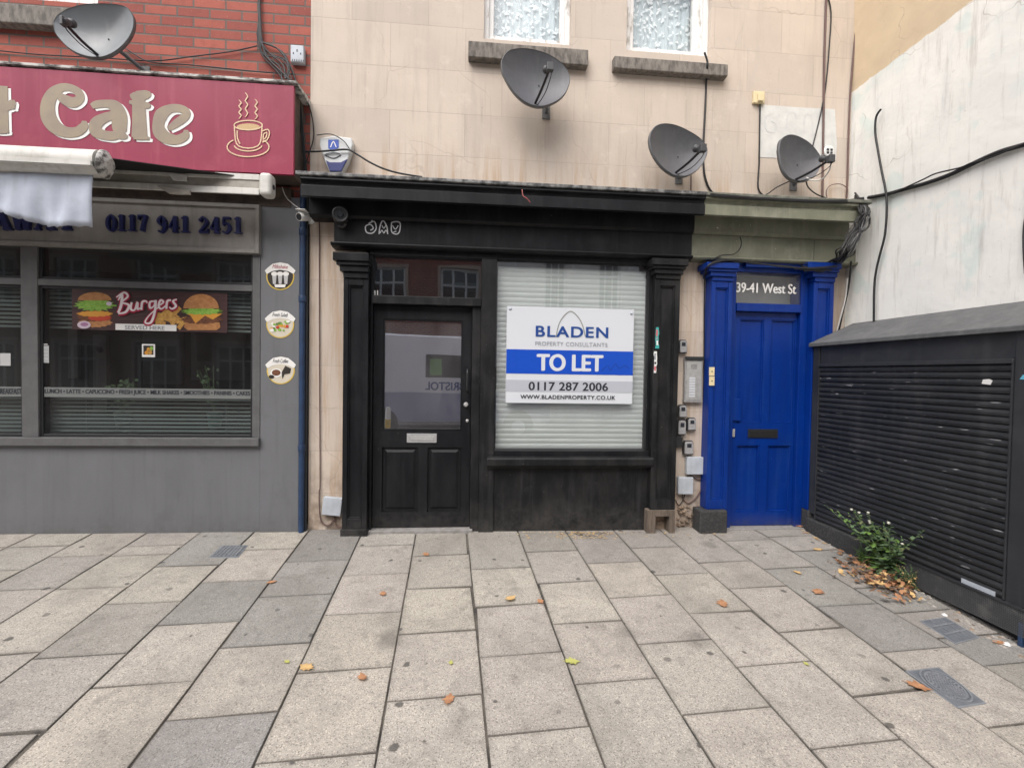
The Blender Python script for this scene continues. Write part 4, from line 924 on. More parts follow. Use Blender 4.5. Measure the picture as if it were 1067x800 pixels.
m = MB(); m.box(XL, XP-.1, 3.2, 3.3, -.3, 7.4, 'room_dark'); m.box(XL, XP-.1, .3, 3.2, zphone1+.05, zphone1+.1, 'room_mid'); m.box(XL, XP-.1, .3, 3.2, -.1, -.02, 'room_dark'); m.box(XP-.16, XP-.1, .3, 3.19, -.3, 7.4, 'room_mid'); m.box(XL, XP-.1, 1.2, 1.3, zphone1+.11, 7.4, 'room_mid')
ix = lambda px, Y=3.15: on(px, 380, Y).x
iz = lambda py, Y=3.15: on(150, py, Y).z
for x0, y0, x1, y1, mt in ((72, 340, 82, 395, 'room_mid'), (98, 350, 112, 430, 'room_mid'), (150, 340, 190, 400, 'room_mid'), (200, 340, 255, 395, 'room_mid'), (101, 362, 109, 368, 'room_pale'), (205, 345, 222, 375, 'slat_grey')):
    m.box(ix(x0), ix(x1), 3.13, 3.19, iz(y1), iz(y0), mt)
m.build('interior', cf)
# slatted blinds inside
for (py0, py1, lab) in ((302, 345, 'dark grey slatted blind half raised at the top of the cafe window'), (414, 455, 'dark grey slatted screen along the bottom of the cafe window')):
    m = MB(); yb = .06; z0, z1 = on(150, py1, yb).z, on(150, py0, yb).z; n = int((z1-z0)/.034)
    for i in range(n):
        z = z0+(i+.5)*(z1-z0)/n; m.box(xm0-1.05, xr0+.02, yb, yb+.012, z-.010, z+.010, 'slat_grey')
    for q in (.1, .5, .9): x = xm0-1.05+(xr0-xm0+1.05)*q; m.box(x, x+.015, yb+.0125, yb+.02, z0, z1, 'room_mid')
    tag(m.build('slatted_blind', loc=(xm0, yb, z0)), lab, 'blind')
# menu strip
YM = YG+.023
m = MB(); 
zm0, zm1 = on(150, 414.5, YM).z, on(150, 404.5, YM).z
m.box(xm1+.024, xr0-.024, YM, YM+.002, zm0, zm1, 'menu_grey'); m.box(xm0-1.05, xm0-.024, YM, YM+.002, zm0, zm1, 'menu_grey')
ms = m.build('menu_strip', loc=(xm1, YM, zm0)); tag(ms, 'grey lettered strip listing drinks across the cafe window', 'window lettering')
text_mesh('LUNCH \u2022 LATTE \u2022 CAPUCCINO \u2022 FRESH JUICE \u2022 MILK SHAKES \u2022 SMOOTHIES \u2022 PANINIS \u2022 CAKES', xm1+.03, xr0-.03, zm0+.02, zm1-.015, YM-.0015, 'ink_dark', ms, bold=.02)
text_mesh('BREAKFAST', on(-2, 409, YM).x, xm0-.026, zm0+.02, zm1-.015, YM-.0015, 'ink_dark', ms, bold=.02)
# burger banner
YBN = YG+.02
bn = thing('burger_banner', (on(157, 345, YBN).x, YBN, on(157, 346, YBN).z), 'dark wood patterned burger banner stuck on the cafe window', 'banner')
m = MB(); q = lambda L_: YBN-.0006*L_
a = rect(75, 303.5, 237, 345, YBN); m.box(a[0], a[1], YBN, YBN+.003, a[2], a[3], 'banner_wood'); m.build('backing', bn)
def flat(mbx, poly, layer, mt): mbx.prism(poly, q(layer), q(layer)+.0005, mt)
def wavy(cx, cy, rx, ry, seed, n=40, amp=.18):
    rr2 = random.Random(seed); ph1 = rr2.uniform(0, 6)
    return [(lambda a, k: (on(cx+rx*k*math.cos(a), cy-ry*k*math.sin(a), YBN).x, on(cx+rx*k*math.cos(a), cy-ry*k*math.sin(a), YBN).z))(2*math.pi*i/n, 1+amp*math.sin(i*2.4+ph1)*rr2.uniform(.4, 1)) for i in range(n)]
m = MB()
flat(m, wavy(99, 336, 17, 5, 1), 2, 'bun'); flat(m, wavy(99, 330, 18, 5, 2), 3, 'patty'); flat(m, wavy(104, 331, 12, 3.5, 5), 4, 'tomato'); flat(m, wavy(99, 327, 18, 3, 9), 5, 'cheese'); flat(m, wavy(99, 318, 19.5, 6, 3, 40, .25), 6, 'lettuce'); flat(m, ell(99, 313, 17.5, 8.5, 20, 0, 180, YBN), 7, 'bun'); flat(m, ell(88, 338.5, 7, 4, 20, Y=YBN), 8, 'onion'); flat(m, ell(88.5, 338, 4.2, 2, 16, Y=YBN), 9, 'onion_ring'); flat(m, ell(114, 316.5, 3, 2.2, 12, Y=YBN), 8, 'onion')
m.build('burger_print', bn)
m = MB()
rr2 = random.Random(12)
for i in range(14):
    cx, cy, a_ = rr2.uniform(166, 190), rr2.uniform(325, 338), rr2.uniform(-1.2, 1.2); l, h_ = rr2.uniform(5, 8), 2.3
    flat(m, poly_px([(cx+l*math.cos(a_)*s-h_*math.sin(a_)*t_, cy+l*math.sin(a_)*s+h_*math.cos(a_)*t_) for s, t_ in ((-1, -1), (1, -1), (1, 1), (-1, 1))], YBN), 2+i*.3, 'fries')
m.build('fries_print', bn)
m = MB()
flat(m, poly_px([(193, 336), (229, 336), (230, 341), (226, 344), (196, 344), (192, 341)], YBN), 7, 'bun'); flat(m, wavy(210, 333, 21, 4.5, 4), 8, 'patty'); flat(m, poly_px([(194, 327), (232, 327), (222, 333), (214, 329), (204, 337), (199, 329)], YBN), 9, 'cheese'); flat(m, wavy(211, 324.5, 20, 3.5, 6, 40, .25), 10, 'lettuce'); flat(m, ell(210, 321.5, 18.5, 15, 24, 0, 180, YBN), 11, 'bun')
m.build('burger_print', bn)
m = MB(); a = rect(121, 338, 187, 345, YBN); m.box(a[0], a[1]-.02, q(12), q(12)+.0004, a[2]+.004, a[3], 'sign_white'); a = rect(131, 339.5, 172, 343.5, YBN); m.build('white_strap', bn)
text_mesh('SERVED HERE', a[0], a[1], a[2], a[3], q(13), 'ink_grey', bn, bold=.01, depth=.0003)
SCR = [[(124, 313, 1), (128, 307, 2), (127, 318, 2.4), (124, 326, 2)], [(122, 310, 1), (130, 305, 1.8), (134, 309, 1.8), (128, 315, 1.4), (135, 318, 2), (132, 325, 2), (124, 327, 1.2)],
       [(138, 315, 1.8), (137, 322, 2), (141, 323, 1.5), (144, 315, 1.8), (144, 322, 2), (147, 321, 1)], [(148, 323, 1.8), (149, 315, 2), (153, 314, 1.4), (154, 316, 1)],
       [(162, 314, 1.2), (157, 315, 1.8), (157, 321, 1.8), (161, 319, 1.2), (163, 313, 1.8), (162, 325, 2), (158, 336, 2), (152, 336, 1.4), (156, 329, 1), (166, 320, 1)],
       [(166, 319, 1), (171, 315, 1.6), (168, 313, 1.8), (166, 319, 2), (169, 322, 1.6), (174, 318, 1)], [(174, 322, 1.8), (175, 314, 2), (179, 313, 1.4)], [(185, 312, 1), (181, 314, 1.8), (184, 319, 2), (180, 322, 1.5), (177, 320, 1)]]
m = MB()
for st_ in SCR: m.ribbon(rib_px([(x, y+.6, w_+2.2) for x, y, w_ in st_], YBN), q(13), 'script_red', .0004)
for st_ in SCR: m.ribbon(rib_px(st_, YBN), q(14.5), 'script_white', .0004)
m.build('script_lettering', bn)
# small picture sticker, notices
m = MB(); a = rect(148, 358.5, 161.5, 372, YM); m.box(a[0], a[1], YM-.001, YM+.002, a[2], a[3], 'sign_white'); i = .012; m.box(a[0]+i, a[1]-i, YM-.002, YM-.001, a[2]+.02, a[3]-i, 'dark_photo')
for px, py, r_, mt in ((153, 367.5, 2.2, 'cheese'), (156.5, 367, 2.3, 'fries'), (155, 364, 2, 'cheese'), (158, 363, 2, 'lettuce')): m.prism(ell(px, py, r_, r_, 12, Y=YM), YM-.003, YM-.002, mt)
tag(m.build('picture_sticker', loc=(a[0], YM, a[2])), 'small square white bordered picture sticker in the middle of the cafe window', 'sticker')
m = MB(); a = rect(0, 368, 11, 381, YM); m.box(a[0], a[1], YM, YM+.001, a[2], a[3], 'print_grey'); tag(m.build('paper_notice', loc=(a[0], YM, a[2])), 'plain paper notice in the left pane of the cafe', 'notice')
m = MB(); a = rect(44, 360, 51, 378, YM); m.box(a[0], a[1], YM, YM+.001, a[2], a[3], 'room_pale'); 
for k in range(5): m.box(a[0]+.008, a[1]-.008, YM-.001, YM, a[2]+.03+k*.03, a[2]+.04+k*.03, 'print_grey')
tag(m.build('paper_notice', loc=(a[0], YM, a[2])), 'narrow lined notice beside the mullion of the cafe window', 'notice')
# pot plants on the inner ledge
def pot_plant(px, py, potmat, label, hgt, seed, leafy):
    c = on(px, py, .2); r = thing('potted_plant', (c.x, .2, c.z), label, 'pot plant')
    m = MB(); m.lathe([(.045, 0), (.062, .13), (.066, .13), (.066, .15), (.055, .15)], (c.x, .2, c.z), (0, 0, 1), potmat, 16); m.build('pot', r)
    rr3 = random.Random(seed); m = MB(); st_ = MB()
    for s in range(5):
        a_ = rr3.uniform(0, 6.28); tip = Vector((c.x+.16*math.cos(a_), .2+.05*math.sin(a_), c.z+.15+hgt*rr3.uniform(.6, 1))); base = Vector((c.x, .2, c.z+.14))
        mid = (base+tip)/2+Vector((.02*math.cos(a_), 0, .05)); st_.tube([base, mid, tip], .004, 'leaf_grey_green', 5)
        for k in range(leafy):
            t_ = .25+.75*k/leafy; p = base.lerp(tip, t_)+Vector((rr3.uniform(-.04, .04), rr3.uniform(-.03, .03), rr3.uniform(-.02, .03))); b1 = Vector((rr3.uniform(-1, 1), rr3.uniform(-.5, .5), rr3.uniform(-.4, .8))).normalized()*.05; b2 = Vector((-b1.z, .3*b1.x, b1.x)).normalized()*.014
            m.add([p, p+b1*.5+b2, p+b1, p+b1*.5-b2], [(0, 1, 2, 3)], 'leaf_grey_green')
    st_.build('stem', r); m.build('foliage', r)
pot_plant(128, 447, 'grey_pot', 'bushy plant in a grey pot inside the cafe window', .38, 3, 14)
pot_plant(224, 446, 'teal_pot', 'spindly plant in a turquoise pot inside the cafe window', .42, 5, 5)

# round food stickers on the grey pilaster
def round_sticker(cx, cy, label, words, red, kind):
    Y = YG-.003; r = thing('round_sticker', (on(cx, cy, Y).x, Y, on(cx, cy+16, Y).z), label, 'sticker', 'round food stickers on the grey pilaster')
    m = MB(); m.prism(ell(cx, cy, 14.6, 14.3, 40, Y=Y), Y, Y+.002, 'sticker_yellow'); m.prism(ell(cx, cy, 13.4, 13.2, 40, Y=Y), Y-.001, Y-.0003, 'cream_photo' if kind else 'dark_photo')
    m.prism(poly_px([(cx-16, cy-6), (cx-13, cy-9), (cx-8, cy-13), (cx, cy-14.5), (cx+8, cy-13), (cx+13, cy-9), (cx+16, cy-6), (cx+14, cy-2.5), (cx+8, cy-5.5), (cx, cy-6.8), (cx-8, cy-5.5), (cx-14, cy-2.5)], Y), Y-.002, Y-.0012, 'sign_white')
    L2 = Y-.0028
    rr4 = random.Random(kind*7+1)
    if kind == 0:
        for dx_ in (-6, 0, 6): m.prism(poly_px([(cx+dx_-2.4, cy-2), (cx+dx_+2.4, cy-2), (cx+dx_+1.4, cy+8), (cx+dx_-1.4, cy+8)], Y), L2, L2+.0005, 'print_grey'); m.prism(ell(cx+dx_, cy-2.6, 3.3, 2.3, 12, Y=Y), L2-.0007, L2-.0002, 'sign_white')
        m.prism(poly_px([(cx-6, cy+8.5), (cx+6, cy+8.5), (cx+5, cy+11.5), (cx-5, cy+11.5)], Y), L2-.0007, L2-.0002, 'sign_white')
    elif kind == 1:
        for i in range(26):
            m.prism(ell(cx+rr4.uniform(-9, 9), cy+rr4.uniform(-3, 6.5), rr4.uniform(1.2, 2.4), rr4.uniform(1, 1.8), 9, Y=Y), L2-.0001*i, L2-.0001*i+.00005, rr4.choice(('lettuce', 'lettuce', 'tomato', 'cheese', 'sign_white', 'leaf_green')))
    else:
        m.prism(ell(cx-4.5, cy+2.5, 6.2, 4.6, 20, Y=Y), L2, L2+.0005, 'sign_white'); m.prism(ell(cx-4.5, cy+2.2, 4.6, 3.2, 16, Y=Y), L2-.0007, L2-.0002, 'patty'); m.prism(poly_px([(cx+1, cy+2), (cx+5, cy-5), (cx+11, cy-2), (cx+10, cy+3), (cx+4, cy+4), (cx+2, cy+9)], Y), L2-.0007, L2-.0002, 'dark_photo'); m.prism(ell(cx-9.5, cy+6.5, 3, 2, 10, Y=Y), L2-.0007, L2-.0002, 'dark_photo')
    m.build('printed_disc', r)
    a = rect(cx-8, cy-12, cx+8, cy-8, Y); text_mesh(words, a[0], a[1], a[2], a[3], Y-.0035, 'script_red' if red else 'ink_dark', r, shear=.3, depth=.0005)
round_sticker(292, 288, 'round milkshake sticker with dark centre, highest on the grey pilaster', 'Milkshake', True, 0)
round_sticker(292, 338, 'round salad sticker with green and red food on the grey pilaster', 'Fresh Salad', False, 1)
round_sticker(292.5, 386, 'round coffee sticker with pale centre and coffee cup, lowest on the grey pilaster', 'Fresh Coffee', False, 2)

# cafe sign
YSG = -.30
sg = thing('cafe_sign', (on(150, 180, YSG).x, YSG, on(150, 184, YSG).z), 'large crimson cafe fascia sign with gold lettering and a coffee cup', 'sign')
sx1 = on(306, 137, YSG).x
zt1, zb1 = on(200, 82.5, YSG).z, on(270, 180.5, YSG).z
m = MB(); m.box(XL, sx1, YSG, YSG+.03, zb1, zt1, 'sign_red'); m.build('panel', sg, .002)
m = MB(); m.box(XL, sx1-.03, YSG+.031, -.001, zb1+.02, zt1+.012, 'brown_board'); m.build('box_back', sg, .004)
m = MB(); m.profile_x([(YSG-.012, zt1+.014), (YSG-.012, zt1+.035), (-.002, zt1+.06), (-.002, zt1+.014)], XL, sx1+.025, 'flaking_white'); m.build('top_trim', sg, .003)
o1, o2 = (0, 60), (160, 60); sc_ = .1625
zp = lambda pts, o: [(o[0]+x*sc_, o[1]+y*sc_, w_*sc_) for x, y, w_ in pts]
LET = [
 ('t', o1, [[(12, 185, 66), (12, 330, 70), (12, 465, 76)], [(-70, 300, 30), (0, 312, 44), (60, 315, 44), (88, 290, 30), (92, 335, 12)], [(-40, 474, 26), (20, 472, 34), (62, 478, 16)]]),
 ('C', o1, [[(372, 232, 28), (410, 268, 52), (470, 292, 58), (516, 268, 46), (505, 225, 44), (455, 198, 40), (400, 197, 46), (345, 232, 62), (312, 300, 72), (316, 385, 80), (360, 450, 74), (430, 482, 60), (500, 478, 52), (540, 445, 48), (545, 410, 22)]]),
 ('a', o1, [[(592, 318, 30), (622, 305, 42), (690, 300, 44), (742, 320, 70), (768, 380, 82), (770, 450, 78), (786, 500, 56), (822, 512, 16)], [(745, 372, 46), (680, 388, 52), (622, 425, 66), (620, 475, 66), (670, 500, 52), (730, 505, 50), (772, 490, 40)]]),
 ('f', o1, [[(850, 232, 26), (868, 250, 52), (915, 246, 54), (950, 238, 44), (968, 228, 16)], [(892, 258, 68), (896, 400, 74), (898, 515, 84)], [(832, 288, 18), (890, 302, 34), (950, 312, 34), (968, 318, 14)], [(858, 520, 16), (900, 516, 26), (962, 522, 16)]]),
 ('e', o2, [[(98, 462, 26), (150, 425, 44), (206, 382, 44), (212, 348, 40), (170, 330, 44), (110, 332, 48), (55, 368, 68), (34, 430, 62), (46, 485, 74), (92, 520, 66), (155, 530, 52), (205, 505, 46), (212, 468, 22)]]),
]
for ch, o, sts in LET:
    lm = MB()
    for st_ in sts:
        lm.ribbon(rib_px([(x+3.0, y+2.1, w_) for x, y, w_ in zp(st_, o)], YSG, .0086), YSG-.003, 'sign_white', .002)
    for j, st_ in enumerate(sts):
        lm.ribbon(rib_px(zp(st_, o), YSG, .0086), YSG-.006-.0004*j, 'sign_gold', .0015)
    lm.build('letter', sg)
m = MB(); o = o2; wv = 6.5
def loop(cx, cy, rx_, ry_, a0=0, a1=360, n=26): return [(cx+rx_*math.cos(rad(a0+(a1-a0)*i/n)), cy-ry_*math.sin(rad(a0+(a1-a0)*i/n)), wv) for i in range(n+1)]
R = lambda pts, L_=0: m.ribbon(rib_px(zp(pts, o), YSG, .0086), YSG-.003-.0005*L_, 'sign_cream', .002, cat=2)
R(loop(608, 436, 90, 30)); m.prism(poly_px([(x, y) for x, y, _ in zp(loop(608, 446, 74, 21), o)], YSG), YSG-.0025, YSG-.0005, 'coffee')
R([(520, 440, wv), (526, 530, wv), (548, 570, wv), (608, 584, wv), (668, 570, wv), (690, 530, wv), (697, 440, wv)], 1)
R([(538, 470, wv), (540, 520, wv), (556, 556, wv)], 2); R(loop(608, 560, 90, 42, 190, 350), 2); R(loop(608, 576, 134, 62, 135, 405, 40), 3)
R([(697, 475, wv), (735, 463, wv), (745, 490, wv), (730, 530, wv), (698, 545, wv)], 4); R([(706, 495, wv), (728, 482, wv), (724, 512, wv), (706, 528, wv), (706, 495, wv)], 5)
for x, y0, y1 in ((557, 275, 395), (598, 228, 385), (660, 270, 400)): R([(x+(8 if i % 2 else -8), y0+(y1-y0)*i/6, wv if 0 < i < 6 else 3) for i in range(7)], 6)
m.build('cup_emblem', sg)

# awning under the sign
YA1, YA0 = -.36, -.72
aw = thing('awning', (on(110, 190, YA0).x, YA1, on(110, 205, YA0).z), 'white folding arm awning half closed with frayed pale valance below the cafe sign', 'awning')
c0, c1 = on(108, 190, YA1), on(283, 190.5, YA1); cax0 = Vector((XL, YA1, c0.z+.0)); zc_ = on(200, 190, YA1).z
m = MB(); xe = on(272, 188, YA1).x; m.box(XL, xe, YA1-.02, YA1+.05, zc_-.05, zc_+.075, 'awning_metal'); m.box(XL, xe, YA1-.035, YA1-.0205, zc_-.085, zc_-.035, 'awning_white'); m.box(XL, xe, YA1-.028, YA1-.0205, zc_+.03, zc_+.076, 'awning_white'); m.build('cassette', aw, .006)
m = MB(); m.box(xe+.0005, on(285, 190, YA1).x, YA1-.05, YA1+.06, zc_-.09, zc_+.09, 'awning_white'); m.lathe([(.02, 0), (.02, .004)], (on(285, 190, YA1).x, YA1+.0, zc_-.01), (1, 0, 0), 'ink_dark', 14); m.build('end_cap', aw, .03, 4)
m = MB(); z = on(182, 203, YA1).z; x0, x1 = on(165, 203, YA1).x, on(200, 203, YA1).x
m.prism(poly_px([(164, 194), (200, 199), (200, 204), (188, 204), (178, 203)], YA1-.03), YA1-.055, YA1-.037, 'awning_metal'); m.prism(poly_px([(176, 181), (196, 183), (196, 190), (182, 189)], YA1-.03), YA1-.05, YA1-.037, 'awning_white'); m.build('arm_bracket', aw, .004)
zr = on(60, 169, YA0).z; rr_ = .062*1.45; xr_end = on(107, 172, YA0).x
m = MB(); m.lathe([(rr_, 0), (rr_, xr_end-XL)], (XL, YA0, zr), (1, 0, 0), 'awning_white', 28); m.box(XL, xr_end, YA0-rr_-.012, YA0-rr_+.02, zr-.05, zr-.02, 'awning_white'); m.build('front_bar', aw)
m = MB(); m.lathe([(rr_+.006, 0), (rr_+.006, .02), (rr_*.8, .035), (rr_*.55, .05)], (xr_end+.0005, YA0, zr), (1, .25, -.1), 'flaking_white', 22); m.build('end_cap', aw)
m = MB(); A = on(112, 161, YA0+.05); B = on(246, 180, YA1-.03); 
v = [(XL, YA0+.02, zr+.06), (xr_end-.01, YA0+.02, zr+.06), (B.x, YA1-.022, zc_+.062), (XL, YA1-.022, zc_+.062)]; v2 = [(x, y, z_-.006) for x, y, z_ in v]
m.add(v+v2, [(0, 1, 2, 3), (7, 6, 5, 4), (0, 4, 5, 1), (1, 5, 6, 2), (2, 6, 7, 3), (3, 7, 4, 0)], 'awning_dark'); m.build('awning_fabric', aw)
# valance with a wavy frayed hem
vl = MB(); n = 46; top = [(-60+160*i/n, 181.5) for i in range(n+1)]; vs = []; rr5 = random.Random(4)
for k in range(9):
    for i, (px, py) in enumerate(top):
        hem = 237-18*max(0, 1-(px+4)/64)**1.4+ (rr5.uniform(-1.2, 1.2) if k == 8 else 0)
        if px < -4: hem = 219-(-4-px)*.1
        t_ = k/8; p = on(px-2.5*t_*(px > 60), py+(hem-py)*t_, YA0); vs.append((p.x, YA0-.02+.018*math.sin(px*.11+k*.35)*t_+.01*math.sin(px*.31)*t_, p.z))
vl.add(vs, [(k*(n+1)+i, k*(n+1)+i+1, (k+1)*(n+1)+i+1, (k+1)*(n+1)+i) for k in range(8) for i in range(n)], 'valance', True)
vo_ = vl.build('valance', aw); so = vo_.modifiers.new('s', 'SOLIDIFY'); so.thickness = .003

# ================================================================== SIDE WALL AND SHUTTERED KIOSK
A_, B_ = onx(886, 98, XCOR), onx(1015, 0, XCOR)
white_wall('whitewash', (A_.y, A_.z), (B_.y, B_.z))
m = MB(); m.box(XCOR, XCOR+.4, -5.2, -.0005, -.5, 7.6, 'whitewash'); tag(m.build('side_wall'), 'tall whitewashed side wall with a cream upper corner at the right', 'wall')
K0 = Vector((3.17, -.125)); K1 = Vector((3.20, -2.35))
kd = (K1-K0).normalized(); KL = (K1-K0).length; kn = Vector((kd.y, -kd.x))   # kn points to -X (street side)
if kn.x > 0: kn = -kn
kz1 = onx(845, 358, 3.17).z; ksl1 = onx(850, 381, 3.17).z; kb = onx(1000, 604, 3.19).z-.015
def kpt(s, d, z): p = K0+kd*s+kn*d; return (p.x, p.y, z)
def kbox(m, s0, s1, d0, d1, z0, z1, mt):
    v = [kpt(s, d, z) for z in (z0, z1) for d in (d0, d1) for s in (s0, s1)]
    m.add(v, [(0, 2, 3, 1), (4, 5, 7, 6), (0, 1, 5, 4), (2, 6, 7, 3), (0, 4, 6, 2), (1, 3, 7, 5)], mt)
KX = XCOR-.002
ks = thing('kiosk', (3.3, -1.0, -.1), 'black shuttered lean-to kiosk with a sloping felt roof against the white wall', 'kiosk')
dep = -(KX-3.19)
kzb = -.2
post1 = .075; s_right0 = (K0.y-onx(1053, 500, 3.195).y)/abs(kd.y)
m = MB(); kbox(m, 0, post1, dep, 0, .16, kz1-.002, 'shutter_black'); kbox(m, s_right0, s_right0+.11, dep, 0, .045, kz1-.002, 'shutter_black'); kbox(m, KL-.08, KL, dep, 0, .16, kz1-.002, 'shutter_black')
kbox(m, post1+.001, s_right0-.001, -.06, -.01, ksl1+.0, kz1-.002, 'shutter_black'); kbox(m, s_right0+.111, KL-.081, -.06, -.012, .16, kz1-.002, 'shutter_black'); m.build('frame', ks, .004)
m = MB(); kbox(m, post1+.0005, s_right0-.0005, -.03, .012, ksl1-.012, ksl1+.018, 'shutter_black'); m.build('shutter_rail', ks, .004)
zw = onx(975, 325.5, XCOR).z
m = MB(); v = [kpt(-.02, .035, kz1), kpt(KL+.02, .035, kz1), (KX, K0.y+kd.y*(KL+.02), zw), (KX, K0.y+.02, zw)]; v += [(x, y, z_-.035) for x, y, z_ in v]
m.add(v, [(0, 1, 2, 3), (7, 6, 5, 4), (0, 4, 5, 1), (1, 5, 6, 2), (2, 6, 7, 3), (3, 7, 4, 0)], 'felt_roof'); m.build('roof', ks, .006)
m = MB(); v = [kpt(.001, -.02, kz1-.02), kpt(.03, -.02, kz1-.02), (KX-.005, K0.y-.03, zw-.04), (KX-.005, K0.y-.001, zw-.04)]
sh = MB(); n = 31; zb0 = kb+.01; ph_ = (ksl1-.012-zb0)/n
prof = []
for i in range(n):
    z = zb0+i*ph_; prof += [(-.018, z+.0015), (-.004, z+.004), (.001, z+ph_*.45), (-.005, z+ph_*.85), (-.018, z+ph_-.001)]
vs = [kpt(s, d, z) for s in (post1+.012, s_right0-.012) for d, z in prof]; k_ = len(prof)
sh.add(vs, [(i, i+1, k_+i+1, k_+i) for i in range(k_-1)], 'shutter_slat'); sh.build('roller_shutter', ks)
m = MB(); kbox(m, post1+.0005, post1+.0115, -.03, .008, zb0, ksl1-.013, 'shutter_black'); kbox(m, s_right0-.0115, s_right0-.0005, -.03, .008, zb0, ksl1-.013, 'shutter_black'); m.build('guide_rail', ks, .002)
# plinth: solid kerb at the far end, perforated skirt nearer
sg0 = (K0.y-onx(945, 560, 3.19).y)/abs(kd.y)
m = MB(); kbox(m, .0, sg0, -.05, .03, kzb, zb0-.003, 'plinth_black'); m.build('plinth', ks, .01)
m = MB(); nz_, ns_ = 8, 60; z0_, z1_ = -.055, zb0-.003
kbox(m, sg0, KL, -.06, -.05, kzb, z1_, 'black_rubber')
for i in range(ns_*2+1):
    s = sg0+.002+(KL-sg0-.008)*i/(ns_*2); kbox(m, s, s+.005, .006, .0095, z0_, z1_-.001, 'grille')
for j in range(nz_*2+1):
    z = z0_+(z1_-z0_-.007)*j/(nz_*2); kbox(m, sg0, KL, .0095, .013, z, z+.0045, 'grille')
kbox(m, sg0, KL, -.02, .02, z1_-.012, z1_-.001, 'shutter_black')
m.build('mesh_skirt', ks)
m = MB(); kbox(m, s_right0+.075, s_right0+.1, -.03, .012, -.35, .03, 'pipe_blue'); m.build('foot', ks, .004)
m = MB(); kbox(m, s_right0-.24, s_right0-.05, .001, .003, kb+.005, kb+.035, 'plastic_grey'); m.build('lock_plate', ks)
for s, z, mt, sz, lab in ((1.68, ksl1-.105, 'cyan_sticker', .075, 'torn turquoise sticker high on the black shutter'), (1.44, ksl1-.135, 'sticker_white', .03, 'small white sticker scrap on the black shutter')):
    m = MB(); m.add([kpt(s-sz, .004, z), kpt(s+sz*.6, .004, z-.006), kpt(s+sz, .004, z+.02), kpt(s+sz*.3, .004, z+.03), kpt(s-sz*.8, .004, z+.026)], [(0, 1, 2, 3, 4)], mt)
    if mt == 'cyan_sticker': m.add([kpt(s-sz*.4, .0045, z+.005), kpt(s+sz*.1, .0045, z+.004), kpt(s+sz*.2, .0045, z+.02), kpt(s-sz*.4, .0045, z+.02)], [(0, 1, 2, 3)], 'ink_dark')
    o_ = m.build('sticker', loc=kpt(s, .004, z)); so = o_.modifiers.new('s', 'SOLIDIFY'); so.thickness = .001; tag(o_, lab, 'sticker')

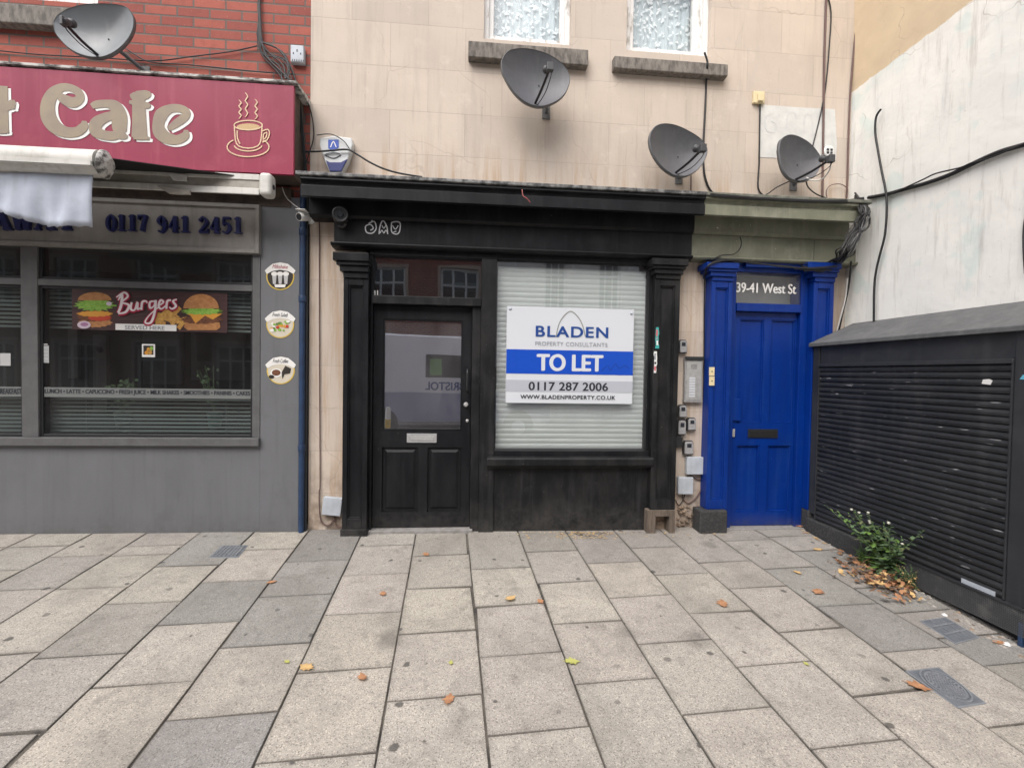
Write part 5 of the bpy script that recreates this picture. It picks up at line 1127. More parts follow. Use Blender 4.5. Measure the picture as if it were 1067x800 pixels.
# ================================================================== SATELLITE DISHES
def dish(outline, Y, arm, label, lnb_len=.33, lnbw=.028, paint='dish_grey', nrm=(.12, -1, .10)):
    nv = Vector(nrm).normalized(); cx = sum(p[0] for p in outline)/len(outline); cy = sum(p[1] for p in outline)/len(outline)
    c = on(cx, cy, Y); r = thing('satellite_dish', (c.x, 0, c.z), label, 'satellite dish', 'satellite dishes on the upper walls')
    O = []
    for x, y in outline:
        d = ray(x, y); t_ = (c-CAMP).dot(nv)/d.dot(nv); O.append(CAMP+d*t_)
    O = catmull(O+[O[0]], 4)[:-1]; n = len(O); rings = 9
    vs = []; dep_ = .075
    for k in range(rings+1):
        f_ = k/rings
        for p in O: vs.append(c+(p-c)*f_-nv*dep_*(1-f_*f_))
    m = MB(); fs = [(k*n+i, k*n+(i+1) % n, (k+1)*n+(i+1) % n, (k+1)*n+i) for k in range(1, rings) for i in range(n)]+[(0, n+(i+1) % n, n+i) for i in range(n)]
    m.add(vs, fs, paint, True); m.add([Vector(v)-nv*.006 for v in vs], [f_[::-1] for f_ in fs], 'dish_rim', True)
    ro = m.build('reflector', r)
    m = MB(); n2 = n; lip = [p*1 for p in O]; lo = [c+(p-c)*1.012-nv*.004 for p in O]; lb = [c+(p-c)*1.012-nv*.028 for p in O]; li_ = [c+(p-c)*.992+nv*.002 for p in O]
    V = li_+lo+lb+[c+(p-c)*.985-nv*.026 for p in O]
    m.add(V, [(k*n+i, k*n+(i+1) % n, (k+1)*n+(i+1) % n, (k+1)*n+i) for k in range(3) for i in range(n)], 'dish_rim', True); m.build('rim', r)
    # bolts on the face
    m = MB()
    for a_, b_ in ((-.05, .0), (.05, .0), (-.03, -.11), (.03, -.11)):
        p = c+Vector((a_, 0, b_-.02)); p = p-nv*(.072-.02*(b_ < -.05)); m.lathe([(.006, 0), (.005, .004), (.002, .006)], p, nv, 'dish_arm', 8)
    m.build('bolt', ro)
    # feed arm and converter
    a0 = on(*arm[0], Y)-nv*.01; d = ray(*arm[1]); tgt = CAMP+d*((Y-lnb_len+DIST)/d.y)
    m = MB(); m.tube([a0+nv*-.02, a0, a0.lerp(tgt, .5)+Vector((0, 0, -.012)), tgt], .0105, 'dish_arm', 8); m.build('feed_arm', r)
    m = MB(); e = tgt; back = (c-tgt).normalized(); m.lathe([(.02, -.01), (.024, .0), (.024, .05), (.017, .055), (.017, .075), (.03, .085), (.03, .1)], e, back, 'lnb_grey', 14); m.box(e.x-lnbw, e.x+lnbw*.8, e.y-.02, e.y+.02, e.z-.032, e.z+.028, 'lnb_grey'); ln = m.build('converter', r, .004)
    m = MB(); m.tube([e, e+Vector((.01, .02, -.05)), e.lerp(a0, .5)+Vector((.02, 0, -.06)), a0+Vector((.01, .03, -.01))], .0035, 'cable_black', 6); m.build('lead', r)
    # bracket to the wall
    m = MB(); b0 = c-nv*.105; m.lathe([(.05, 0), (.05, .02)], c-nv*.095, -nv, 'dish_rim', 12); m.tube([b0, Vector((b0.x+.06, -.11, b0.z-.03)), Vector((b0.x+.15, -.06, b0.z-.10)), Vector((b0.x+.155, -.0, b0.z-.11))], .016, 'dish_rim', 8); m.box(b0.x+.12, b0.x+.19, -.012, -.0005, b0.z-.17, b0.z-.05, 'lead_grey'); m.build('wall_bracket', r)
    return r
Z_ = lambda pts, o, s: [(o[0]+x*s, o[1]+y*s) for x, y in pts]
dish(Z_([(150, 220), (200, 150), (300, 90), (440, 50), (600, 38), (750, 42), (870, 65), (930, 120), (962, 200), (955, 290), (915, 380), (850, 460), (760, 530), (650, 575), (520, 575), (400, 540), (300, 480), (220, 400), (165, 320)], (40, 0), .1031), -.33, ((101, 56.5), (66, 22.5)), 'grey satellite dish with painted sky sheen on the red brick wall above the cafe sign', lnbw=.012, paint='dish_sky_sheen')
dish(Z_([(125, 240), (160, 170), (220, 120), (330, 105), (450, 115), (600, 160), (720, 230), (800, 310), (835, 400), (830, 480), (790, 570), (720, 640), (620, 690), (520, 710), (430, 690), (340, 640), (250, 550), (180, 440), (135, 340)], (510, 40), .1), -.30, ((557.5, 108), (573.5, 70)), 'grey satellite dish just below the first upper window of the pink wall')
dish(Z_([(95, 280), (110, 220), (150, 170), (220, 150), (320, 165), (430, 215), (520, 275), (570, 340), (575, 400), (540, 480), (490, 540), (420, 580), (350, 590), (280, 570), (200, 510), (140, 430), (105, 350)], (665, 110), .125), -.27, ((704.5, 179.5), (732.5, 154.5)), 'grey satellite dish above the joint of black and olive cornice')
dish(Z_([(195, 410), (205, 350), (235, 320), (280, 310), (340, 330), (400, 370), (450, 430), (465, 470), (455, 530), (420, 580), (370, 605), (310, 605), (260, 585), (225, 540), (205, 480)], (780, 90), .1625), -.26, ((828, 187.5), (866, 165.5)), 'grey satellite dish in front of the whitewashed patch near the corner')

# ================================================================== BOXES, CAMERAS, PIPES
# alarm bell box
Y = -.09; sh_ = [(333, 143), (348, 140.5), (366, 143), (367, 150), (361, 168), (355, 179), (343, 179), (338, 168), (332, 150)]
c = on(350, 179, Y); al = thing('alarm_box', (c.x, 0, c.z), 'white and navy shield shaped burglar alarm box above the shopfront corner', 'alarm box')
m = MB(); m.prism(poly_px(sh_, Y), -.075, -.0005, 'alarm_white'); m.build('case', al, .008)
m = MB(); m.prism(poly_px([(339.3, 167), (344, 169), (355, 169), (362, 165.5), (355.5, 178.5), (343.5, 178.5)], Y), Y, -.0755, 'alarm_blue'); m.build('strobe_lens', al, .004)
m = MB(); m.prism(poly_px([(341.5, 145), (352.5, 145), (352.5, 153), (347, 157), (341.5, 154)], Y), -.079, -.0755, 'crest_blue'); m.ribbon(rib_px([(344, 153, .8), (347, 147, .9), (350, 153, .8)], Y), -.081, 'sign_white', .001); m.ribbon(rib_px([(338, 161, .9), (347, 164.5, 1), (355, 161, .9)], Y), -.0785, 'ink_dark', .001); m.ribbon(rib_px([(339, 160, .9), (347, 158, .9), (354, 160, .9)], Y), -.0785, 'ink_grey', .001); m.build('emblem', al)
# white cctv camera
c = on(317, 228, -.07); cc = thing('cctv_camera', (c.x, 0, c.z), 'white bullet security camera beside the blue downpipe', 'security camera')
m = MB(); p0 = on(323, 228.5, -.02); m.lathe([(.04, 0), (.04, .012), (.025, .018), (.012, .02)], (p0.x, -.0005, p0.z), (0, -1, 0), 'cctv_white', 18); m.build('mount', cc)
m = MB(); p1 = on(317, 226, -.14); m.tube([(p0.x, -.02, p0.z), (p0.x-.02, -.08, p0.z), (p1.x+.02, p1.y, p1.z)], .012, 'cctv_white', 8); m.build('bracket', cc)
m = MB(); ax = Vector((-.45, -1, -.35)).normalized(); m.lathe([(.02, -.06), (.034, -.05), (.036, .05), (.033, .06)], p1, ax, 'cctv_white', 18); m.lathe([(.028, .0605), (.028, .062)], p1, ax, 'cctv_black', 18); m.build('body', cc)
m = MB(); hood = p1+Vector((0, 0, .03)); m.box(hood.x-.045, hood.x+.035, hood.y-.08, hood.y+.05, hood.z+.005, hood.z+.01, 'cctv_white'); m.build('sun_shield', cc, .004)
m = MB(); s0 = on(300, 210, -.06); m.tube([(on(294, 195, -.07).x, -.07, on(294, 195, -.07).z), (on(300, 208, -.09).x, -.09, on(300, 208, -.09).z), (p1.x+.02, p1.y+.04, p1.z+.03)], .004, 'cable_white', 6); m.build('lead', cc)
# black cctv camera
p = on(354, 224, -.2); c2 = thing('cctv_camera', (p.x, YF, p.z), 'black bullet security camera on the black shop fascia', 'security camera')
m = MB(); m.lathe([(.04, 0), (.04, .015), (.02, .02)], (p.x-.005, YF-.0005, p.z-.05), (0, -1, 0), 'cctv_black', 16); m.tube([(p.x-.005, YF-.02, p.z-.05), (p.x, YF-.05, p.z-.04), (p.x, YF-.07, p.z)], .014, 'cctv_black'); m.build('mount', c2)
m = MB(); ax = Vector((.25, -1, -.1)).normalized(); cpt = Vector((p.x, p.y+.02, p.z)); m.lathe([(.05, -.09), (.066, -.075), (.066, .055), (.06, .07), (.052, .07), (.045, .055)], cpt, ax, 'cctv_black', 24); m.build('body', c2)
m = MB(); m.lathe([(.028, .056), (.022, .064)], cpt, ax, 'van_glass', 16); m.build('lens', c2)
# downpipe
dpx = on(315.5, 380, -.05).x
dp = thing('downpipe', (dpx, -.05, -.1), 'blue cast iron downpipe between cafe and shopfront', 'downpipe')
m = MB(); zt_dp = on(315, 196, -.05).z; m.tube([(dpx-.004, -.055, -.12), (dpx-.004, -.055, zt_dp)], .024, 'pipe_blue', 14, smoothit=0)
m.build('pipe', dp)
m = MB()
for py in (245, 315, 470): z = on(315, py, -.05).z; m.lathe([(.029, 0), (.031, .006), (.031, .05), (.029, .056)], (dpx-.004, -.055, z), (0, 0, 1), 'pipe_blue', 14)
m.build('collar', dp)
m = MB(); x2 = on(319.3, 380, -.03).x; m.tube([(x2, -.03, -.1), (x2, -.03, zt_dp)], .011, 'pipe_dark', 8, smoothit=0); tag(m.build('conduit', loc=(x2, -.03, -.1)), 'thin dark conduit running beside the blue downpipe', 'conduit')
# fused socket box on the brick
a = rect(302.5, 47, 316.5, 65, -.05); sb = thing('junction_box', ((a[0]+a[1])/2, 0, a[2]), 'small grey weathered box with three screw marks on the brick corner', 'junction box')
m = MB(); m.box(a[0], a[1], -.05, -.0005, a[2], a[3], 'plastic_grey'); m.build('case', sb, .008)
m = MB(); cx, cz_ = (a[0]+a[1])/2, (a[2]+a[3])/2
for dx_, dz_, h_ in ((0, .025, .02), (-.03, 0, .014), (.03, 0, .014)): m.box(cx+dx_-.004, cx+dx_+.004, -.0525, -.0502, cz_+dz_-h_/2, cz_+dz_+h_/2, 'ink_dark')
for k in range(6): m.box(a[0]+.015+k*.018, a[0]+.022+k*.018, -.0525, -.0502, a[2]+.006, a[2]+.022, 'ink_dark')
m.build('vent_slots', sb)
# cream box on the pink wall, round vent
a = rect(785.5, 95, 797, 107.5, -.03); cb = thing('junction_box', ((a[0]+a[1])/2, 0, a[2]), 'small cream square connection box at the corner of the whitewashed patch', 'junction box')
m = MB(); m.box(a[0], a[1], -.03, -.0005, a[2], a[3], 'cream_plastic'); m.build('case', cb, .005); m = MB(); m.box(a[0]+.035, a[1]-.02, -.05, -.0305, a[2]+.01, a[3]-.03, 'cream_plastic'); m.build('cable_entry', cb, .006)
c = on(864, 158, -.02); vt = thing('wall_vent', (c.x, 0, c.z), 'small round white wall vent behind the dish nearest the corner', 'vent')
m = MB(); m.lathe([(.055, 0), (.055, .018), (.045, .022)], (c.x, -.0035, c.z), (0, -1, 0), 'cctv_white', 22); m.build('flange', vt)
m = MB()
for dx_ in (-.018, .018):
    for dz_ in (-.014, .014): m.box(c.x+dx_-.012, c.x+dx_+.012, -.0285, -.026, c.z+dz_-.010, c.z+dz_+.010, 'ink_dark')
m.build('vent_slots', vt)

# ================================================================== CABLES
def cable(pts, r, mt, label, Y=-.012, k=4, name='cable', group=None):
    P = [on(p[0], p[1], p[2] if len(p) > 2 else Y) for p in pts]; m = MB(); m.tube([q for q in P], r, mt, 7, smoothit=k)
    return tag(m.build(name, loc=P[-1]), label, 'cable', group)
cable([(318, 158), (330, 158), (345, 157), (362, 156), (372, 161), (385, 169), (400, 176), (418, 181), (440, 184.5)], .008, 'cable_black', 'thick black cable passing the alarm box and drooping to the black cornice', -.1)
cable([(330, 141), (345, 140), (358, 147), (365, 157)], .004, 'cable_black', 'thin black cable curling over the top of the alarm box', -.1)
cable([(734, 55, -.09), (737, 64, -.085), (737, 70, -.08), (736, 85), (735, 110), (734, 130), (733, 150), (733, 170), (735, 186), (740, 198), (746, 203)], .009, 'cable_black', 'black cable dropping from the second upper sill past its dish to the cornice')
cable([(720, 170), (720, 200)], .006, 'cable_brown', 'short brown cable below the dish at the cornice joint, left one', k=0)
cable([(792, 107), (791.5, 140), (791, 170), (790, 196), (797, 205)], .007, 'cable_black', 'black cable hanging straight from the cream connection box')
cable([(862, -5), (866, 14), (864, 50), (861, 85), (857, 110), (848, 148), (841, 172, -.1)], .006, 'cable_black', 'black cable slanting down in front of the whitewashed patch to its dish')
cable([(861, -5), (859, 60), (858, 130), (857, 206)], .010, 'cable_brown', 'straight pinkish conduit beside the whitewashed patch', k=0, name='conduit')
cable([(894.5, -5), (890, 50), (886, 98), (884, 150), (883, 190), (882, 207)], .008, 'cable_brown', 'brown cable running down the inner corner of the pink wall')
cable([(862, 207), (861, 199), (866, 193), (876, 192), (883, 197), (882, 206)], .004, 'cable_brown', 'thin brown cable looped above the olive cornice', -.03)
cable([(829, 186, -.2), (810, 195, -.1), (800, 202), (790, 206)], .005, 'cable_black', 'black cable from the corner dish running left to the cornice', -.03)
cable([(840, 188, -.2), (842, 195, -.1), (850, 202), (862, 207)], .006, 'cable_black', 'black cable from the corner dish dropping right to the cornice', -.03)
cable([(866, 168, -.5), (864, 178, -.45), (856, 187, -.35), (846, 188, -.28), (840, 185, -.25)], .006, 'cable_white', 'white cable looping below the converter of the corner dish')
# heavy cable along the side wall, loose cable down the wall
def wcable(pts, r, mt, label, off=.015):
    P = [onx(x, y, XCOR-off) for x, y in pts]; m = MB(); m.tube(P, r, mt, 7, smoothit=4); return tag(m.build('cable', loc=P[-1]), label, 'cable')
wcable([(1180, 118), (1067, 151), (1040, 159), (1015, 170), (990, 182), (965, 191), (940, 198), (922, 203), (905, 206)], .016, 'cable_black', 'heavy black cable sweeping along the white side wall', .02)
wcable([(1067, 150), (1030, 165), (1012, 170), (1000, 175), (975, 181), (960, 188), (925, 204)], .006, 'cable_black', 'thin black cable strapped to the heavy one on the side wall', .035)
wcable([(918, 114), (913, 122), (912, 138), (915, 158), (919, 180), (923, 200), (924, 220), (922, 245), (917, 265), (913, 282), (911, 300), (910.5, 335)], .009, 'cable_black', 'loose black cable hanging in a curve down the white side wall', .045)
wcable([(1069, 222), (1066.5, 240), (1066.5, 262), (1068, 285)], .005, 'cable_black', 'short black cable at the far right of the white side wall', .02)
# bundle of cables over the olive cornice end
rr6 = random.Random(9); m = MB(); base_pts = [(905, 206), (899, 218), (896, 232), (889, 248), (880, 262), (874, 272), (858, 279), (835, 279)]
for i in range(30):
    j = lambda s: rr6.gauss(0, s); n_ = rr6.choice((6, 7, 8, 8)); P = [(x+j(3.3)+(5 if 1 <= q_ <= 4 else 0)*rr6.uniform(-.5, 1), y+j(2.2)) for q_, (x, y) in enumerate(base_pts[:n_])]
    pts = [on(x, y, -.17 if q_ > 4 else (-.1 if q_ == 0 else -.37-.02*rr6.random())) for q_, (x, y) in enumerate(P)]
    pts = [Vector((min(p.x, XCOR-.02), p.y, p.z)) for p in pts]
    m.tube(pts, rr6.choice((.004, .005, .006, .008)), rr6.choice(('cable_black', 'cable_black', 'cable_black', 'lead_grey')), 6, smoothit=4)
for i in range(6):
    P = [on(742+rr6.uniform(-4, 4), 203.5+rr6.gauss(0, .8), -.36), on(790, 206.5+rr6.gauss(0, .9), -.36), on(840, 208.5+rr6.gauss(0, 1), -.36), on(880, 209+rr6.gauss(0, 1), -.36), on(900, 207+rr6.gauss(0, 1.5), -.3)]
    m.tube(P, rr6.choice((.004, .006)), 'cable_black', 6, smoothit=4)
tag(m.build('cable_bundle', loc=(3.4, -.3, fz0)), 'tangled bundle of black cables hanging over the end of the olive cornice', 'cables')
m = MB()
for i in range(4):
    P = [on(x, y+rr6.gauss(0, .5), -.19) for x, y in ((872, 277), (845, 279+i*.4), (815, 277), (785, 273+i*.5), (765, 271), (748, 272), (737+i*.6, 277))]+[on(735+i*.5, 284, -.1), on(734, 300, -.03), on(733.5, 400, -.02), on(732.5, 470, -.02), on(732, 520, -.02)]
    m.tube(P, .005, 'cable_black', 6, smoothit=4)
tag(m.build('cable_bundle', loc=on(734, 520, -.02)), 'group of black cables under the olive fascia running down beside the blue pilaster', 'cables')
cable([(771, 247, -.13), (772.5, 252, -.16), (771, 259, -.15), (764, 265, -.15), (752, 266, -.15), (741, 271, -.16)], .005, 'cable_black', 'short black cable leaving a hole in the olive fascia')
cable([(887, 272, -.15), (884, 300, -.1), (879, 322, -.06), (874, 345, -.03)], .008, 'cable_black', 'black cable dropping between the blue pilaster and the white wall')
cable([(883, 290, -.13), (881, 310, -.11), (876, 330, -.09), (871, 348, -.06)], .006, 'cable_white', 'white cable dropping between the blue pilaster and the white wall')
cable([(329, 200, -.02), (332.5, 225), (332.7, 300), (333, 400), (333.5, 500), (332.5, 512), (333, 535), (336, 545), (342, 547), (347, 543), (349, 537)], .005, 'cable_brown', 'thin brown cable down the pink strip looping into the tilted box')
cable([(349, 537), (349.5, 545), (352, 549), (357, 548)], .004, 'cable_brown', 'short brown cable below the tilted box')
cable([(718, 493.5), (722, 497), (727, 499.5), (731, 499)], .005, 'cable_brown', 'short looping cable under the upper junction box beside the blue door')
cable([(711, 514), (712, 520), (717, 524), (724, 520), (730, 511), (732, 503)], .005, 'cable_brown', 'brown cable looping from the lowest junction box to the blue pilaster')
cable([(714, 514), (711, 522), (707, 526), (704, 521)], .004, 'cable_black', 'thin cable looping left under the lowest junction box')
cable([(544, 197.5, -.37), (545, 204, -.38), (549, 207, -.38), (552.5, 211, -.37)], .004, 'wire_red', 'short stub of reddish wire on the black cornice below the first dish')
# cafe cables
m = MB()
for i in range(10):
    P = [on(268+rr6.uniform(0, 4), -8, -.02), on(269+rr6.uniform(0, 3), 20, -.025), on(270+rr6.uniform(-2, 3), 40, -.03), on(276+rr6.uniform(-4, 8), 56, -.03), on(284+rr6.uniform(-12, 18), 68+rr6.uniform(-5, 6), -.04), on(296+rr6.uniform(-6, 10), 82+rr6.uniform(0, 3), -.1)]
    m.tube(P, rr6.choice((.004, .006)), 'cable_black', 6, smoothit=4)
for i in range(3):
    P = [on(272, 44, -.03), on(288+i*3, 50+i*2, -.03), on(302+i, 68+i*3, -.04), on(309+i, 88+i*4, -.06), on(312+i, 115, -.08), on(315+i, 150, -.08), on(318+i, 185, -.06)]
    m.tube(P, .006, 'cable_black', 6, smoothit=4)
tag(m.build('cable_bundle', loc=on(270, 0, -.02)), 'black cables fanning down the brick beside the end of the cafe sign', 'cables')
cable([(-10, 52), (40, 57), (100, 60), (160, 63.5), (200, 59), (240, 54), (268, 48)], .005, 'cable_black', 'thin black cable running along the brick from left to the cable fan', -.02)
cable([(130, 50), (142, 58), (158, 65), (200, 68), (260, 74), (308, 78)], .005, 'cable_black', 'black cable from the brick wall dish running right above the cafe sign', -.02)
cable([(308, 92, -.05), (322, 110), (327, 140), (322, 160), (316, 180)], .005, 'cable_black', 'thin black cable looping down the edge of the brick wall', -.03)

# ================================================================== PAVEMENT THINGS
def flat_cover(p4, label, oval, name='manhole_cover', ng=8):
    P = [Vector((q.x, q.y)) for q in [ong(*p) for p in p4]]; c = sum(P, Vector((0, 0)))/4; z = gz(c.x, c.y)
    r = thing(name, (c.x, c.y, z), label, 'manhole cover')
    def quad(f_, dz, th, mt, nm, m=None):
        q = [c+(p-c)*f_ for p in P]; m = MB(); top = [(p.x, p.y, gz(p.x, p.y)+dz) for p in q]; bot = [(x, y, z_-th) for x, y, z_ in top]
        m.add(top+bot, [(0, 1, 2, 3), (0, 4, 5, 1), (1, 5, 6, 2), (2, 6, 7, 3), (3, 7, 4, 0)], mt); return m.build(nm, r, .001)
    quad(1, .0035, .012, 'iron', 'frame'); quad(.93, .005, .006, 'iron_lid', 'lid')
    m = MB(); L_ = lambda u, v_: (lambda a, b: a.lerp(b, v_))(P[0].lerp(P[1], u), P[3].lerp(P[2], u))
    def bar(pts, wd):
        for i in range(len(pts)-1):
            a, b = pts[i], pts[i+1]; t_ = (b-a).normalized()*wd*.2; nn = Vector((-t_.y, t_.x))*2.5; q = [a-nn-t_, b-nn+t_, b+nn+t_, a+nn-t_]; q = [(p.x, p.y, gz(p.x, p.y)+.011) for p in q]; q2 = [(x, y, z_-.006) for x, y, z_ in q]
            m.add(q+q2, [(0, 1, 2, 3), (0, 4, 5, 1), (1, 5, 6, 2), (2, 6, 7, 3), (3, 7, 4, 0)], 'iron')
    if oval:
        for k in (.44, .36): bar([L_(.5+k*math.cos(a), .5+k*math.sin(a)) for a in [2*math.pi*i/28 for i in range(29)]], .008)
        for i in range(-4, 5):
            u = i*.075; h_ = math.sqrt(max(0, .33**2-u*u)); bar([L_(.5-h_, .5+u), L_(.5+h_, .5+u)], .008); 
            if abs(i) < 4: bar([L_(.5+u, .5-h_), L_(.5+u, .5+h_)], .008)
    else:
        for i in range(1, ng): bar([L_(.08, i/ng), L_(.92, i/ng)], .01); bar([L_(i/ng, .08), L_(i/ng, .92)], .006)
    m.build('tread_pattern', r)
flat_cover([(943, 699), (978, 695), (1028, 733), (998, 738)], 'grey iron cover with an oval tread ring in the pavement', True)
flat_cover([(217, 581), (231, 568.5), (259, 568), (248, 581)], 'small square gridded iron cover near the cafe pilaster', False)
flat_cover([(958, 647), (985, 643), (1021, 664), (996, 671)], 'plain dark cover beside the mesh skirt of the kiosk', False, ng=3)

def leaf_mesh(m, c, l, wd, ang, curl, mt, up_=.004, tilt=0.0, roll=0.0):
    a = Vector((math.cos(ang), math.sin(ang))); b = Vector((-a.y, a.x)); out = [(-.62, .03), (-.4, .1), (-.42, .55), (-.2, .5), (-.12, 1.0), (.08, .62), (.22, .8), (.3, .35), (.55, .0)]
    j = [random.uniform(.75, 1.25) for _ in out]
    mid = [(t_, 0) for t_, h_ in out]; v = []
    fold = random.uniform(-.5, .9)*(.45 if up_ > .0035 else 1)
    for side in (1, 0, -1):
        for (t_, h_), q_ in zip(out, j):
            p = Vector((c[0], c[1]))+a*l*t_+b*wd*.62*h_*side*(q_ if side > 0 else 2-q_)
            v.append((p.x, p.y, c[2]+up_+abs(curl)*l*.22*(t_*1.6)**2+tilt*l*(t_+.62)+roll*wd*h_*side*.5+abs(roll)*wd*.3+abs(side)*h_*wd*.35*fold*(.6 if side > 0 else 1)+ (.0 if fold > 0 else wd*.2)))
    n = len(out)
    m.add(v, [(r*n+i, r*n+i+1, (r+1)*n+i+1, (r+1)*n+i) for r in range(2) for i in range(n-1)], mt, False)
leaves = [(444, 578, 1, 'orange leaf curled nearest the glazed door threshold', 0), (399, 619, 0, 'orange leaf on the column of slabs in front of the black door', 0), (532, 625, 2, 'pale yellow leaf lying beside an orange one below the shop window', 1), (563, 627, 0, 'orange leaf beside a pale yellow one below the shop window', 0),
          (377.5, 707, 0, 'orange leaf alone on a beige slab, left of the wide slab in front', 0), (467.5, 729, 1, 'large orange leaf on the nearest beige slab', 0), (470, 691, 3, 'tiny pale yellow leaf fragment on a beige slab', 2), (596, 690, 2, 'yellow green leaf on a slab joint in front of the board', 2),
          (283, 607, 0, 'orange leaf at the corner of a dark slab in front of the cafe pilaster', 0), (319, 696, 2, 'yellow brown leaf stuck in a joint beside beige slab on the left', 1), (299, 690, 3, 'small lemon leaf on a beige slab at the left', 2),
          (852, 617, 4, 'brown leaf on the dark slab beside the weeds', 0), (831, 597, 0, 'small yellow leaf near the blue door step', 1), (753, 629, 4, 'long orange leaf on a slab in front of the blue pilaster', 0), (957, 716, 4, 'large brown leaf beside the oval iron cover', 0), (840, 692, 3, 'tiny yellow leaf on a slab well in front of the kiosk', 2),
          (832, 549, 4, 'brown leaf against the blue door step', 0), (852, 573, 2, 'pale yellow leaf by the plinth of the kiosk', 1), (1040, 671, 0, 'orange leaf by the mesh skirt of the kiosk', 0)]
for px, py, sz, lab, col in leaves:
    p = ong(px, py); m = MB(); s_ = (.062, .072, .08, .034, .10)[sz]; a_ = random.uniform(0, 6.28)
    leaf_mesh(m, (p.x, p.y, p.z+.002), s_, s_*.62, a_, random.uniform(.1, .5), ('dry_leaf', 'dry_leaf_yellow', 'dry_leaf_green')[col])
    o_ = m.build('fallen_leaf', loc=p); so = o_.modifiers.new('s', 'SOLIDIFY'); so.thickness = .0012; tag(o_, lab, 'leaf', 'fallen leaves on the pavement')
# drift of leaves round the weeds
m = MB(); rr7 = random.Random(21)
for i in range(480):
    t_ = rr7.random(); cx_ = 885+62*t_+rr7.gauss(0, 9); cy_ = 588+30*t_+rr7.gauss(0, 7.5)
    p = ong(cx_, cy_)
    if p.x > 3.14: continue
    h_ = .05*math.exp(-((cx_-915)/30)**2)*rr7.random(); s_ = rr7.uniform(.018, .065)*rr7.uniform(.6, 1)
    leaf_mesh(m, (p.x, p.y, p.z+h_), s_, s_*rr7.uniform(.4, .75), rr7.uniform(0, 6.28), rr7.uniform(-.3, 1.1), rr7.choice(('dry_leaf', 'dry_leaf', 'dry_leaf_yellow', 'raw_wood', 'dead_leaf')), .003, max(0, rr7.gauss(.15, .3)), rr7.gauss(0, .6))
for i in range(130):
    px = rr7.uniform(835, 880); py = 546+(px-835)*.42+rr7.gauss(0, 4)+3; p = ong(px, py)
    if p.x > 3.12 or p.y > -.1: continue
    s_ = rr7.uniform(.015, .05); leaf_mesh(m, (p.x, p.y, p.z), s_, s_*.5, rr7.uniform(0, 6.28), rr7.uniform(0, .8), rr7.choice(('dry_leaf', 'dry_leaf_yellow', 'rubble')), .003)
for i in range(240):
    px = rr7.gauss(608, 17) if i % 3 else rr7.uniform(515, 760); py = 554.5+rr7.random()**2*7; p = ong(px, py); s_ = rr7.uniform(.01, .04); leaf_mesh(m, (p.x, p.y, p.z), s_, s_*.35, rr7.uniform(0, 6.28), rr7.uniform(0, .8), rr7.choice(('dry_leaf_yellow', 'straw', 'raw_wood')), .003)
o_ = m.build('leaf_litter', kind='stuff'); tag(o_, 'drift of dry orange leaves and bits against the kiosk and wall foot', 'leaf litter')
# grit and rubble along the kiosk foot
m = MB(); 
for i in range(230):
    t_ = rr7.random(); px = 855+212*t_; py = 560+106*t_+rr7.random()**1.5*(10+14*t_)-2; p = ong(px, py)
    if p.x > 3.22: continue
    s_ = rr7.uniform(.006, .018) if i % 12 else rr7.uniform(.02, .042)
    v = [(p.x+s_*rr7.uniform(.6, 1.2)*math.cos(a)*rr7.uniform(.8, 1), p.y+s_*rr7.uniform(.6, 1.2)*math.sin(a), p.z+.001) for a in [k*1.0472 for k in range(6)]]+[(p.x+rr7.uniform(-.3, .3)*s_, p.y+rr7.uniform(-.3, .3)*s_, p.z+s_*rr7.uniform(.4, .8))]
    m.add(v, [(k, (k+1) % 6, 6) for k in range(6)], rr7.choice(('rubble', 'rubble', 'rough_stone', 'sticker_white' if i % 12 == 0 else 'rubble')))
tag(m.build('grit', kind='stuff'), 'grit and pale rubble lying along the foot of the kiosk', 'grit')
# weeds
def weed(px, py, hgt, n_st, label, seed, green, flowers):
    b = ong(px, py); r = thing('weed', b, label, 'weed'); rr8 = random.Random(seed); sm, lm, fm = MB(), MB(), MB()
    for s in range(n_st):
        a_ = rr8.uniform(0, 6.28); L_ = hgt*rr8.uniform(.4, 1.0); lean = rr8.uniform(.1, .95)
        if b.x+math.cos(a_)*L_*lean > 3.1: a_ = math.pi-a_
        tip = b+Vector((math.cos(a_)*L_*lean, math.sin(a_)*L_*lean, L_)); mid = b.lerp(tip, .5)+Vector((0, 0, L_*.1)); P = catmull([b+Vector((rr8.gauss(0, .015), rr8.gauss(0, .015), 0)), mid, tip], 6)
        sm.tube(P, .0035, 'leaf_grey_green', 5, r2=.0015, smoothit=0)
        for k in range(1, len(P)):
            for q_ in range(2 if k < len(P)*.8 else 1):
                d = Vector((rr8.uniform(-1, 1), rr8.uniform(-1, 1), rr8.uniform(-.1, .7))).normalized(); l = hgt*rr8.uniform(.12, .24)*(1.15-k/len(P)); sd_ = d.cross(Vector((0, 0, 1))).normalized()*l*.24; p = P[k]; dr = Vector((0, 0, -l*rr8.uniform(.0, .5)))
                v = [p, p+d*l*.4+sd_, p+d*l*.75+sd_*.8+dr*.5, p+d*l+dr, p+d*l*.75-sd_*.8+dr*.5, p+d*l*.4-sd_, p+d*l*.45+Vector((0, 0, l*.06))]
                lm.add(v, [(0, 1, 6), (1, 2, 3, 6), (6, 3, 4, 5), (0, 6, 5)], rr8.choice(green), True)
        if flowers and s % 4 == 0:
            for q_ in range(2):
                c = tip+Vector((rr8.gauss(0, .018), rr8.gauss(0, .018), rr8.gauss(0, .018))); fm.lathe([(.002, -.008), (.008, 0), (.011, .006), (.004, .009)], c, (rr8.gauss(0, .3), -.4, 1), 'flower', 8)
    sm.build('stem', r); lm.build('foliage', r)
    if flowers: fm.build('flower', r)
